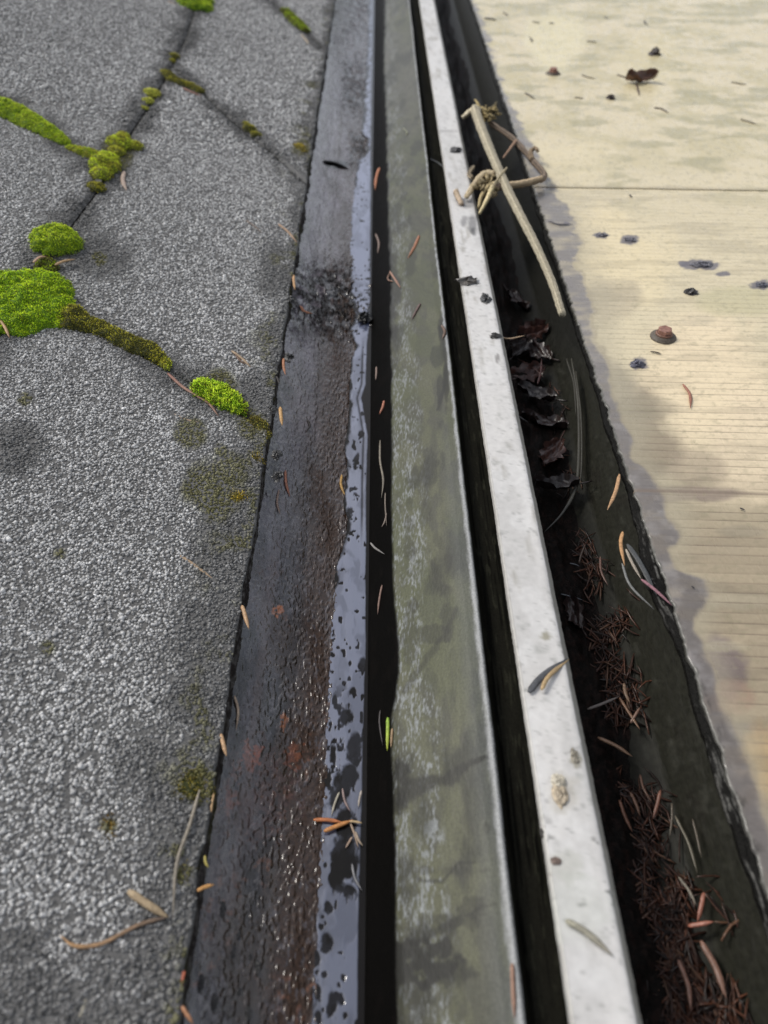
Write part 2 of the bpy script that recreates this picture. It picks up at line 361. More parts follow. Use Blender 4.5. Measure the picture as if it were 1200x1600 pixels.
# ------------------------------------------------------------------ brown gutter
def gutter():
    Y = rows(step=1.25, D=.34); X = np.concatenate([np.linspace(-.16, -.09, 8), np.linspace(-.088, -.018, 270), np.linspace(-.0175, -.0085, 12), [-.0078]])
    XX, YY = np.meshgrid(X, Y, indexing='ij'); ZZ = z_gut(XX)
    P = np.stack([XX, YY, ZZ], -1); px, py = project(P)
    n = fbm(XX*260, YY*90, 3, 4); n2_ = fbm(XX*40, YY*18, 8, 4)
    lumps = sst(.5, .75, fbm(XX*420, YY*300, 14, 3))
    mess = np.maximum(sst(90, 20, np.abs(py-470))*sst(420, 470, px), sst(150, 0, py)*.9)      # grit drifted across the metal
    mess = np.maximum(mess, sst(75, 20, np.abs(py-130))*sst(515, 545, px)*.9); mess = np.maximum(mess, sst(40, 10, np.abs(py-232))*sst(535, 552, px)*.9)
    ZZ = ZZ+.0006*(n2_-.5)+.0014*mess*lumps+.0016*mess*fbm(XX*160,YY*90,85,4)+.0004*lumps*sst(470, 560, px-(py-800)*-.04)
    warp = .0012*(fbm(XX*300, YY*150, 81, 2)-.5)
    bd = fbm((XX+warp)*760, (YY+warp)*360, 82, 2); bead = sst(.46, .66, bd)
    lft0 = np.interp(py, [0,200,500,800,1200,1600], [520,485,450,412,350,270])
    ba = np.clip(.42+.6*sst(20, 110, px-lft0)*sst(150, 600, py)+.3*sst(900, 1500, py), 0, 1)*(.55+.9*fbm(XX*90, YY*40, 83, 3))
    ZZ = ZZ+.00042*bead*ba
    P[..., 2] = ZZ
    col = np.ones(P.shape)*np.array([.020,.016,.0155])
    col = blend(col, [.085,.078,.078], .75*sst(.5, .95, bead)*ba*sst(.35,.6,fbm(XX*900, YY*500, 84, 2))); col = blend(col, [.007,.006,.006], .8*(1-bead)*ba)
    col = blend(col, [.040,.026,.018], .8*sst(.4, .7, n2_))
    mid = np.interp(py, [0,400,800,1200,1600], [560,540,520,490,450])
    col = blend(col, [.040,.022,.013], .85*sst(70, 10, np.abs(px-mid-8*(n2_-.5))))
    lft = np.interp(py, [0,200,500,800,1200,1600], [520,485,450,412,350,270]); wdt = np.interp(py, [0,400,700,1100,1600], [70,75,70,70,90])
    lil_sheen = sst(1.15, .25, (px-lft)/wdt+.9*(fbm(XX*110, YY*22, 19, 4)-.5))*(.55+.45*sst(.35, .6, fbm(XX*500, YY*60, 20, 4)))
    col = blend(col, [.20,.175,.205], lil_sheen*np.interp(py, [0,120,300,600,900,1600], [.3,.85,.95,.5,.22,.18]))  # lilac sky sheen painted into the metal's colour, stronger far off
    fleck = sst(.60, .70, fbm(XX*700, YY*330, 23, 3)); col = blend(col, [.105,.098,.108], .55*fleck*sst(.40, .62, fbm(XX*60, YY*30, 25, 3)+.1))
    rust = sst(.60, .74, fbm(XX*420, YY*300, 44, 4))*sst(.5, .68, fbm(XX*60, YY*40, 46, 3))*sst(800, 1050, py)
    col = blend(col, [.16,.07,.04], .5*rust)
    col = blobs(col, px, py, [(393,1180,14,22,[.34,.10,.05],.8),(358,1235,14,30,[.2,.07,.04],.6),(362,1190,12,30,[.2,.08,.05],.5),(433,955,9,10,[.36,.12,.04],.8),(443,1130,7,14,[.3,.10,.03],.7),(460,1180,14,22,[.16,.05,.02],.6),(410,1240,50,70,[.07,.035,.03],.5)], .16, 9, 2.6)
    streak = sst(11, 2, np.abs(px-(425-(py-900)*.125)))*sst(780, 900, py)*sst(1500, 1300, py)
    col = blend(col, [.085,.062,.058], .5*streak)
    col = blend(col, [.010,.008,.007], .95*mess*sst(.30, .55, fbm(XX*240, YY*120, 86, 4)))
    col = blend(col, [.11,.105,.11], .5*mess*sst(.6, .7, fbm(XX*600, YY*300, 87, 3)))
    eg = (px-lft)/np.interp(py,[0,600,1600],[12,18,26])+2.2*(fbm(XX*160, YY*90, 88, 4)-.5); col = blend(col, [.010,.009,.008], .85*sst(1.1, .2, eg)*sst(.35,.55,fbm(XX*40, YY*16, 89, 3)+.08))
    col = blobs(col, px, py, [(525,257,22,8,[.003,.003,.003],1),(620,0,0.1,.1,[0,0,0],0),(690/1.0,0,.1,.1,[0,0,0],0)], .05, 2, .4)
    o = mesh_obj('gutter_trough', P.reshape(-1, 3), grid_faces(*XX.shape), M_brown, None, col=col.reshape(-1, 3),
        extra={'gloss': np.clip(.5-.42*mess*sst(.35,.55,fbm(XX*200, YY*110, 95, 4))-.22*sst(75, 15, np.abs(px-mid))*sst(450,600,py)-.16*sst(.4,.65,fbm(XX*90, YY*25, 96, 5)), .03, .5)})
    return o
g1 = tag(empty('roof_gutter', (-.04, .4, -.06)), 'wet brown metal gutter with grit and rust flecks beside the grey shingles', 'gutter')
keep(gutter(), g1)
def water():
    Y = rows(step=1.6, D=.355); X = np.linspace(-.036, -.0070, 170)
    XX, YY = np.meshgrid(X, Y, indexing='ij'); P = np.stack([XX, YY, np.full(XX.shape, WZ)], -1); px, py = project(P)
    le = poly([(-70,580),(60,579),(130,575),(150,573),(210,569),(216,578),(238,578),(246,566),(280,558),(300,552),(350,550),(400,547),(445,546),(470,552),(495,560),(515,550),(540,560),(552,557),(560,553),(600,550),(650,549),(680,545),(700,541),(720,546),(750,545),(790,540),(812,547),(830,545),(860,538),(880,530),(900,527),(950,522),(990,509),(1030,508),(1060,505),(1100,503),(1150,500),(1200,488),(1260,490),(1290,493),(1340,499),(1380,497),(1440,496),(1456,478),(1500,466),(1600,462),(1700,458)], py)
    re = poly([(-70,583),(210,579),(400,578),(500,577),(540,573),(600,571),(622,564),(650,569),(680,574),(750,572),(900,571),(1030,571),(1060,569),(1200,566),(1400,560),(1700,557)], py)
    n = fbm(XX*500, YY*330, 4, 4); nn = fbm(XX*160, YY*90, 12, 4)
    film = sst(-2.5, 2.5, px-le-7*(nn-.5)*2)*sst(1.5, -1.5, px-re-2.2*(nn-.5))
    hole = np.zeros(px.shape)
    for (x, y, rx, ry) in [(566,1040,7,14),(553,1082,8,9),(541,1118,12,12),(521,1095,5,12),(553,1170,12,30),(545,1215,14,22),(522,1180,5,18),(535,1230,15,30),(540,1290,18,30),(540,1340,22,45),(525,1250,12,20),(530,1375,14,26),(545,1395,14,14),
         (512,1417,6,10),(504,1432,3,4),(510,1472,11,16),(489,1497,11,18),(478,1530,8,22),(535,1526,4,6),(528,1538,3,4),(518,1570,9,22),(496,1550,7,14),(475,1568,5,6),(540,1585,5,6),(497,1590,7,12),(555,695,4,8),(557,719,5,12),(556,775,6,5),(547,800,6,7),(561,839,3,3),(536,893,6,4),(521,988,3,3),(521,998,3,3),(520,1050,3,4),(565,680,5,9),(548,1205,9,12),(508,1440,2,2),(473,1515,5,8),(470,1590,5,10),(505,1520,4,5),(563,497,8,10)]:
        d = ((px+10*(nn-.5)-x)/rx)**2+((py+16*(n-.5)-y)/ry)**2+1.6*(n-.5)
        hole = np.maximum(hole, sst(1.25, .55, d))
    busy = np.maximum(np.maximum(sst(45, 20, np.abs(py-478)), sst(120, 60, np.abs(py-1170))*sst(556, 530, px)), sst(235, 120, py))
    busy = np.maximum(busy, .75*sst(1390, 1440, py)*sst(520, 480, px))
    hole = np.maximum(hole, busy*sst(.50, .62, fbm(XX*420, YY*260, 31, 3)))
    hole = np.maximum(hole, sst(.73, .78, fbm(XX*300, YY*200, 61, 2)))
    sw = fbm(XX*170+1.5*fbm(XX*120, YY*60, 33, 3), YY*60+2.5*fbm(XX*90, YY*50, 34, 3), 35, 4)
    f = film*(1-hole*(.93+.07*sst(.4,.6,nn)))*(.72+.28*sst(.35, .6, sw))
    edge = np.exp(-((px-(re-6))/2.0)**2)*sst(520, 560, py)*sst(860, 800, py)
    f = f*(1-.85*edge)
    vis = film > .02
    col = np.ones(P.shape)*np.array([.006,.005,.004]); col = blend(col, np.array([.10,.112,.170])*np.interp(py,[200,700,1100,1600],[1.5,1.0,.85,.6])[..., None], f)  # milky film colour, with the sky's reflection painted in brighter far off
    FF = grid_faces(*XX.shape); keepv = (px > le-4).ravel(); FF = FF[keepv[FF].all(1)]
    P[..., 2] += .00004*f
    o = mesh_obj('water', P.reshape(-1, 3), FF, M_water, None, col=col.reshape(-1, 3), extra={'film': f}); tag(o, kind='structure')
water()
# ------------------------------------------------------------------ flashing between the two gutters
def flashing():
    Y = rows(step=2.0, D=.33)
    X = np.concatenate([np.linspace(-.0078, .006, 40), np.linspace(.0064, .0445, 120), np.linspace(.045, .053, 36), np.linspace(.0536, .066, 24)])
    XX, YY = np.meshgrid(X, Y, indexing='ij')
    wav = .0010*(fbm(YY*9, YY*0+1, 5, 3)-.5)*2
    # smooth profile
    xs = np.linspace(-.0078, .066, 600); zs = np.interp(xs, FPf[:,0], FPf[:,1]); k = np.ones(9)/9
    zz = np.convolve(np.pad(zs, 4, 'edge'), k, 'valid')
    ZZ = np.interp(XX, xs, zz)
    P = np.stack([XX+wav*sst(.0, .03, XX), YY, ZZ], -1); px, py = project(P)
    n = fbm(XX*220, YY*70, 2, 5); n2_ = fbm(XX*60+YY*25, YY*22, 18, 4); dg = fbm(XX*900+YY*330, YY*60-XX*60, 71, 3)
    gl = poly([(-70,603),(0,602),(100,600),(200,604),(300,606),(400,608),(450,612),(480,609),(540,611),(640,612),(800,612),(900,614),(980,619),(1050,623),(1120,612),(1300,616),(1700,622)], py)
    P[..., 2] += .0004*(n2_-.5)+.00025*(dg-.5)*sst(500, 300, py)
    green = np.ones(P.shape)*L(113,114,86); green = blend(green, L(84,84,72), .7*sst(.42, .62, fbm(XX*130, YY*45, 92, 5)))
    green = blend(green, L(98,104,66), .6*sst(.4, .62, n2_)*sst(1300, 900, py))
    green = blend(green, L(120,118,108), .6*sst(30, 90, py-0)*sst(260, 120, py))
    green = blend(green, L(185,190,192), .8*sst(.49, .68, .62*fbm(XX*1500, YY*420, 37, 4)+.38*n)*sst(.55, .35, (XX-.0078)/.038+.5*(n2_-.5)))
    green = blend(green, L(60,62,48), .55*sst(.56, .72, dg)*sst(620, 300, py)); green = blend(green, L(46,48,34), .65*sst(.56, .70, fbm(XX*75, YY*26, 93, 6)))
    green = blend(green, L(118,122,120), .45*sst(.70, .95, (XX-.0078)/.038)*sst(560, 800, py))
    dk = L(34,33,24)
    bl = []
    def crack(px, py, pts, w0, w1, ns):
        d = np.full(px.shape, 1e3); wv = 9*(fbm(px*.045, py*.045, ns, 3)-.5)*2
        for i in range(len(pts)-1):
            (ax, ay), (bx, by) = pts[i], pts[i+1]; l2 = (bx-ax)**2+(by-ay)**2; t = np.clip(((px-ax)*(bx-ax)+(py+wv-ay)*(by-ay))/l2, 0, 1)
            dd = np.hypot(px-ax-t*(bx-ax), py+wv-ay-t*(by-ay)); wd = w0+(w1-w0)*(i+t)/(len(pts)-1); d = np.minimum(d, dd/wd)
        return sst(1.25, .35, d+.9*(fbm(px*.12, py*.12, ns+1, 4)-.5))
    bl += [(628,1225,14,36,dk,.9),(650,1500,70,44,dk,.95),(690,1520,50,30,dk,.7),(640,840,10,60,dk,.4),(690,880,14,50,dk,.4),(665,760,12,60,dk,.35),(640,1560,40,60,dk,.6),(700,1440,60,14,dk,.5),(670,1460,50,20,dk,.5),(700,1360,50,8,dk,.45),(760,1290,6,12,dk,.4),
           (692,515,9,26,dk,.8),(697,580,5,50,dk,.7),(688,610,5,28,dk,.7),(680,990,26,14,dk,.5),(700,960,12,40,dk,.45),(640,1000,14,50,dk,.4),(650,945,10,12,dk,.5),(730,1270,12,50,dk,.3),(740,1420,30,16,dk,.5),(615,460,12,60,dk,.8),(604,380,8,70,dk,.8)]
    green = blobs(green, px, py, bl, .05, 6, 1.5)
    for pts, w0, w1, k in [([(612,1262),(650,1232),(700,1214),(735,1198),(762,1180)],20,4,.8),([(655,1372),(690,1374),(715,1352),(742,1348)],4,2,.6),([(700,1438),(740,1424),(775,1415)],5,3,.5),([(620,1490),(660,1462),(720,1436)],14,6,.55),([(690,510),(698,560),(696,600),(684,640)],7,3,.7),([(632,1080),(668,1030),(700,985),(712,950)],6,4,.5)]:
        green = blend(green, dk, k*crack(px, py, pts, w0, w1, int(pts[0][0])))
    col = np.ones(P.shape)*np.array([.0045,.004,.0035])
    gm = sst(-2, 4, px-gl-6*(n-.5))
    col = blend(col, green, gm)
    col[...] = blend(col, np.array([.01,.008,.007]), .5*(1-gm)*sst(.6, .75, n))
    col = col*np.interp(py, [0,400,900,1600], [.31,.35,.41,.41])[..., None]
    # ridge: worn fold with sky highlight painted in, grime and shade beyond painted black
    rr = np.abs(XX-.0475); col = blend(col, [.27,.275,.28], .8*sst(np.interp(py,[300,1000,1600],[.0014,.0026,.0036]), .0003, rr+.0022*(fbm(XX*600, YY*180, 24, 4)-.42)))
    past = sst(.0488, .0497, XX+.0006*(n-.5)); col = blend(col, [.016,.0155,.012], past)
    col = blend(col, [.006,.006,.005], past*sst(.55, .7, fbm(XX*900, YY*25, 62, 3)))
    col = blend(col, [.05,.05,.035], .5*past*sst(.62, .8, fbm(XX*700, YY*90, 63, 3)))
    o = mesh_obj('flashing_sheet', P.reshape(-1, 3), grid_faces(*XX.shape), M_flash, None, col=col.reshape(-1, 3), extra={'gloss': .03+.33*gm*(1-past)})
    return o
fl = tag(empty('flashing', (.03, .4, -.055)), 'green-grey lichened metal flashing with a worn folded ridge between brown gutter and pale bar', 'flashing')
keep(flashing(), fl)
def strip(name, prof, colr, m, parent, D=.30, step=6, colf=None, nx=1):
    Y = rows(step=step, D=D); pr = np.array(prof, float)
    if nx > 1:
        t = np.linspace(0, len(pr)-1, (len(pr)-1)*nx+1); pr = np.stack([np.interp(t, range(len(pr)), pr[:, k]) for k in (0, 1)], -1)
    XX = np.repeat(pr[:, 0][:, None], len(Y), 1); ZZ = np.repeat(pr[:, 1][:, None], len(Y), 1); YY = np.repeat(Y[None], len(pr), 0)
    if name == 'bar_top': XX = XX+.0005*(fbm(YY*60, YY*0+4, 6, 4)-.5)+.00035*(fbm(YY*420, XX*300, 13, 3)-.5); ZZ = ZZ+.0004*(fbm(YY*25, XX*40, 12, 3)-.5)
    P = np.stack([XX, YY, ZZ], -1); px, py = project(P)
    col = colf(P, px, py) if colf else np.ones(P.shape)*np.array(colr)
    o = mesh_obj(name, P.reshape(-1, 3), grid_faces(*XX.shape)[:, ::-1], m, None, col=col.reshape(-1, 3)); keep(o, parent); return o
strip('back_wall', [(.066,-.024),(.0665,-.0035)], (.008,.008,.007), M_edge, fl)
# ------------------------------------------------------------------ pale bar
bar = tag(empty('capping_bar', (.075, .4, -.012)), 'long pale weathered aluminium capping bar running the length of the picture', 'metal bar')
def barcol(P, px, py):
    X, Y = P[..., 0], P[..., 1]; n = fbm(X*300, Y*200, 41, 5); n2_ = fbm(X*60, Y*14, 42, 4)
    col = np.ones(P.shape)*np.array([.53,.515,.495]); col = blend(col, [.42,.41,.395], .6*sst(.4, .65, n2_))
    col = blend(col, [.30,.30,.28], .6*sst(.62, .78, n))
    col = blend(col, [.57,.56,.545], .5*sst(.55, .4, fbm(X*120, Y*60, 46, 4)))
    col = blend(col, [.27,.25,.21], .55*sst(.60, .72, fbm(X*180, Y*45, 49, 5))*sst(.45,.6,fbm(X*30,Y*10,50,3)))
    sp = sst(.70, .78, fbm(X*620, Y*460, 48, 2)); sel = np.maximum(sst(130, 20, np.abs(py-1370)), .4)
    col = blend(col, [.10,.10,.09], .8*sp*sel)
    col = blend(col, [.16,.15,.12], .8*sst(.0832, .0850, X+.0010*(n-.5)))
    col = blend(col, [.25,.24,.21], .6*sst(.0640, .0628, X+.0006*(n-.5)))
    b = [(900,1187,9,14,L(120,115,95),.75),(894,1175,5,4,L(60,55,45),.9),(853,992,9,9,L(130,125,105),.8),(738,350,8,16,L(90,88,88),.7),(725,345,6,10,L(110,108,108),.7),(740,362,5,8,L(60,60,60),.7),(728,318,14,8,L(120,118,118),.6),
         (716,440,8,5,L(110,105,100),.5),(885,1355,28,30,L(165,165,155),.5),(790,620,6,3,L(150,150,145),.5),(700,205,20,2.5,L(140,138,135),.6),(777,560,3,8,L(80,75,70),.6),(880,1240,26,36,L(165,160,148),.5),(900,1420,60,60,L(178,180,172),.4)]
    return blobs(col, px, py, b, .1, 43, .7)
strip('bar_top', [(.0620,-.0028),(.0622,-.0012),(.0625,-.0004),(.0632,0),(.0640,.00003),(.0735,0),(.0828,0.00003),(.0838,-.0003),(.0868,-.0036),(.0872,-.006),(.0872,-.03)], None, M_bar, bar, step=2, colf=barcol, nx=6)
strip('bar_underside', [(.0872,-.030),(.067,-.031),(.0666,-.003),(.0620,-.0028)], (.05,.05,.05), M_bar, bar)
# ------------------------------------------------------------------ second gutter (dark)
g2 = tag(empty('side_gutter', (.12, .4, -.065)), 'dark olive-black wet gutter full of needles, under the edge of the cream sheets', 'gutter')
def troughcol(P, px, py):
    X, Y = P[..., 0], P[..., 1]; n = fbm(X*120, Y*60, 51, 5)
    col = np.ones(P.shape)*np.array([.014,.0140,.0098]); col = blend(col, [.006,.006,.005], sst(.118, .108, X+.01*(n-.5)))  # near-black beside the bar: its shade painted into the trough
    col = blend(col, [.012,.011,.008], .7*sst(.55, .7, n)); col = blend(col, [.06,.06,.05], .25*sst(.62, .75, fbm(X*300, Y*90, 52, 4)))
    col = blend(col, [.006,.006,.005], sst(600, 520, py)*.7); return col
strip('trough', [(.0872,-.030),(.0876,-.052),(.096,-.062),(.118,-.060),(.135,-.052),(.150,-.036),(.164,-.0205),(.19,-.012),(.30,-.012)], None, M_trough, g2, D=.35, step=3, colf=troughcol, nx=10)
# ------------------------------------------------------------------ cream sheets
deck = tag(empty('sheet_roof', (PX, .4, PZ)), 'cream ribbed plastic roofing sheets with a wet stained lower edge, right of the dark gutter', 'roof')
PITCH, SKEW, SEAM = .0063, .045, .722
def panel(y0, y1, zoff, ribs, name):
    ph = []
    if ribs:
        k0, k1 = int(y0/PITCH), int(math.ceil(y1/PITCH))
        for k in range(k0, k1):
            for f in (0, .10, .2, .4, .6, .8, .9): ph.append((k+f)*PITCH)
        Yr = np.array([-.5]+[p for p in ph if y0 <= p <= y1]+[y1]) if y0 < .05 else np.array([y0]+[p for p in ph if y0 < p < y1]+[y1])
    else:
        Yr = np.concatenate([[y0, y0+.0006, y0+.0015], np.arange(y0+.004, 1.75, .004), [1.9, 2.4, 3.0]])
    xc = np.concatenate([np.arange(0, .05, .0006), np.arange(.05, .30, .0014), np.arange(.3, .6, .006), [.7, 1.0, 1.5]])
    XC, YR = np.meshgrid(xc, Yr, indexing='ij')
    jag = .0016*(fbm(YR*130, YR*0, 7, 5)-.5)*2+.00035*np.abs(np.sin(YR*math.pi/PITCH))
    XX = PX+jag*sst(.03, 0, XC)+XC; YY = YR-SKEW*XC
    Z = np.full(XX.shape, PZ+zoff); groove = 0*XX
    if ribs:
        f = (YR/PITCH) % 1.0; groove = sst(.13, .0, np.minimum(f, 1-f)); fade = sst(0, .012, XC+.012*(fbm(XX*60, YY*60, 3, 2)-.5))
        Z = Z-.00018*groove*fade
    Z = Z-.0006*sst(.0012, 0, XC)
    Z = Z+.0010*(fbm(XX*12, YY*12, 91, 2)-.5)
    P = np.stack([XX, YY, Z], -1); px, py = project(P)
    ns = fbm(XX*18, YY*120, 66, 5); nb = fbm(XX*30, YY*30, 67, 5); nf = fbm(XX*300, YY*500, 68, 3)
    cream = np.array([.68,.59,.40]); col = np.ones(P.shape)*cream
    col = blend(col, [.55,.48,.29], .8*sst(.42, .62, nb)*sst(330, 200, py)); col = blend(col, [.36,.33,.19], .65*sst(.5, .66, fbm(XX*22, YY*50, 69, 5))*sst(360, 260, py))
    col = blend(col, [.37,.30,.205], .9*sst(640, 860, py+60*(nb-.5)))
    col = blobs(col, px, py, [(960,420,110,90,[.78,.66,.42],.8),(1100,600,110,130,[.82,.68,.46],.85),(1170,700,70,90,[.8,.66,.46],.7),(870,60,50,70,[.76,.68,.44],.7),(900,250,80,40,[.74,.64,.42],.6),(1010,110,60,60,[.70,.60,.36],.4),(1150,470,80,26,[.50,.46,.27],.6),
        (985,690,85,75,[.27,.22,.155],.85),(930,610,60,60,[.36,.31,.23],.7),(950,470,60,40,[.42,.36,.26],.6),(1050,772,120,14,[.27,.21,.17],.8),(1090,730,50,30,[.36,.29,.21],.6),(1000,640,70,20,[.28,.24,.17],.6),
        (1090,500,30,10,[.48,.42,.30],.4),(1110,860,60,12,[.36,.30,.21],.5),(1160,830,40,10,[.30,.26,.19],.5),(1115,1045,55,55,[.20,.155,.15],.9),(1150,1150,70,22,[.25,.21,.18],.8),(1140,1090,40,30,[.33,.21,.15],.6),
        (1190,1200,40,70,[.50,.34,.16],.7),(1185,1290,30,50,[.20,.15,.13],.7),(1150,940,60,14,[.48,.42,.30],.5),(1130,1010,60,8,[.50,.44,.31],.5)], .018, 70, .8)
    streaks = sst(.52, .66, ns); col = col*(1-.16*streaks*sst(250, 330, py))[..., None]
    col = blend(col, [.30,.27,.17], .35*sst(.60, .75, nf))
    if ribs:
        gv = sst(.10, .0, np.minimum(f, 1-f))*sst(0, .014, XC-.006); rn = fbm(XX*25, YY*150, 72, 3)
        col = blend(col, [.17,.125,.09], .55*gv*sst(.25, .65, rn)*sst(240, 700, py)+.12*gv)
        kk = np.floor(YR/PITCH); tone = _h(kk, np.floor(XX*9), 5)*.16; col = col*(1-tone*sst(500, 900, py))[..., None]
    # wet margin
    wx = poly([(-70,3),(0,5),(120,6),(220,18),(262,24),(300,34),(345,46),(380,42),(420,26),(470,34),(520,14),(560,22),(600,30),(640,22),(680,20),(715,14),(745,36),(775,42),(800,40),(840,50),(860,24),(890,20),(905,56),(930,64),(960,50),(985,30),(1050,36),(1100,42),(1160,60),(1230,56),(1300,60),(1400,50),(1700,60)], py)
    ex, _ = project(np.stack([np.full(XX.shape, PX), YY, np.full(XX.shape, PZ)], -1))
    dpx = px-ex; edgen = fbm(XX*140, YY*110, 77, 4)
    wx = wx*np.interp(py, [900,1050,1600], [1,.72,.6])
    wet = sst(np.interp(py,[300,900,1600],[4,7,14]), -np.interp(py,[300,900,1600],[4,7,14]), dpx-wx-16*(edgen-.5)-26*(fbm(XX*45, YY*40, 177, 3)-.5))
    col = blend(col, np.array([.245,.228,.22]), wet*(.62+.33*sst(.3,.6,fbm(XX*50, YY*120, 179, 4)))); col = blend(col, [.10,.085,.075], wet*np.interp(py,[500,950],[.15,.62])*sst(.22,.5,fbm(XX*70, YY*90, 178, 4)))
    rim = np.exp(-((dpx-wx-16*(edgen-.5)-26*(fbm(XX*45, YY*40, 177, 3)-.5)-3)/3.0)**2); col = blend(col, [.27,.22,.15], .45*rim*sst(300, 420, py))
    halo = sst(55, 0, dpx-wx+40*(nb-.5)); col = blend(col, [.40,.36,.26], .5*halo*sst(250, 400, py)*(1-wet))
    col = blend(col, [.06,.06,.05], .9*sst(.0016, .0002, XC+.0016*(fbm(XX*500, YY*260, 78, 4)-.5)))
    gn = fbm(XX*260, YY*160, 79, 4); col = blend(col, [.05,.045,.04], .8*sst(.55, .68, gn)*sst(26, 2, dpx)*sst(950, 1150, py))
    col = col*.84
    # mud smears with the grit in them
    mud = L(112,108,114)*.8
    for (x, y, rx, ry) in [(940,368,16,6),(984,374,18,8),(1095,414,34,9),(1128,428,14,5),(1190,445,20,8),(998,568,16,10),(1080,456,10,6),(1068,412,10,5),(885,350,6,4)]:
        col = blend(col, mud, .9*sst(1.1, .5, ((px-x)/rx)**2+((py-y)/ry)**2+1.6*(fbm(px*.12, py*.2, 80, 3)-.5)))
    vary = sst(.035, .0, np.abs(YR-.310))
    if ribs: col = blend(col, [.16,.12,.09], .7*sst(.0016, .0004, np.abs(YR-.3115+.001*(nb-.5))))
    else: col = blend(col, [.22,.18,.11], .6*sst(.006, .0, YR-y0+.003*(nb-.5)))
    # thickness
    n_u, n_v = XX.shape
    V = P.reshape(-1, 3); F = [grid_faces(n_u, n_v)]
    lo = P[0].copy(); lo[:, 0] -= .0003; 
    k = np.arange(n_v-1); seq = []; nb0 = len(V)
    m1 = P[0].copy(); m1[:, 2] -= .0022; m1[:, 0] -= .0005+.0012*(fbm(Yr*420, Yr*0, 15, 3)-.4)
    m2 = P[0].copy(); m2[:, 2] -= .0060; m2[:, 0] -= .0002+.0010*(fbm(Yr*300, Yr*0+5, 16, 3)-.4)
    m3 = P[-1].copy(); m3[:, 2] -= .0060
    V = np.vstack([V, m1, m2, m3]); a0, a1, a2, a3 = 0, nb0, nb0+n_v, nb0+2*n_v
    F.append(np.stack([a1+k, a0+k, a0+k+1, a1+k+1], -1)); F.append(np.stack([a2+k, a1+k, a1+k+1, a2+k+1], -1)); F.append(np.stack([a3+k, a2+k, a2+k+1, a3+k+1], -1))
    if not ribs:                                  # front lip of the lapping sheet
        u = np.arange(n_u-1); f0 = P[:, 0].copy(); f0[:, 2] -= .0012; b0 = len(V); V = np.vstack([V, f0])
        F.append(np.stack([u*n_v, (u+1)*n_v, b0+u+1, b0+u], -1))
    cc = np.vstack([col.reshape(-1, 3), np.tile([[.012,.012,.010]], (3*n_v, 1))]+([np.tile([[.12,.10,.07]], (n_u, 1))] if not ribs else []))
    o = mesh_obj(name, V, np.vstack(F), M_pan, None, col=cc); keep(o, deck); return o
def grime_rim():
    Y = rows(step=1.6, D=.305); t = np.linspace(0, 1, 12); TT, YY = np.meshgrid(t, Y, indexing='ij')
    P0 = np.stack([np.full(Y.shape, PX), Y, np.full(Y.shape, PZ)], -1); _, py0 = project(P0)
    wd = .0010+.0030*fbm(Y*40, Y*0, 61, 4)**1.5+.0055*np.exp(-((py0-890)/55)**2)+.0016*sst(950, 1200, py0)
    XX = PX+.0010-(wd[None]+.001)*(1-TT)+.0008*(fbm(YY*260, TT*2, 62, 3)-.5)*(1-TT)
    ZZ = PZ-.0012-.0022*(1-TT)**1.5+.0014*(fbm(YY*300, TT*5, 63, 4)-.45)*np.sin(TT*math.pi)
    P = np.stack([XX, YY, ZZ], -1); P = np.concatenate([P[:1]-np.array([-.0004,0,.003]), P], 0)
    n = fbm(YY*110+TT*2, TT*7, 64, 4); col = np.ones(P.shape)*np.array([.0055,.0052,.0045])
    col[1:] = blend(col[1:], [.20,.195,.18], .8*sst(.56, .72, n)*np.maximum(np.exp(-((py0-895)/55)**2), .5*sst(1050, 1250, py0))[None])
    o = mesh_obj('edge_grime', P.reshape(-1, 3), grid_faces(*P.shape[:2])[:, ::-1], M_muck, None, col=col.reshape(-1, 3)); keep(o, deck)
grime_rim()
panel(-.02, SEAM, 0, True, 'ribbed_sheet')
panel(SEAM-.004, 3.0, .0006, False, 'smooth_sheet')
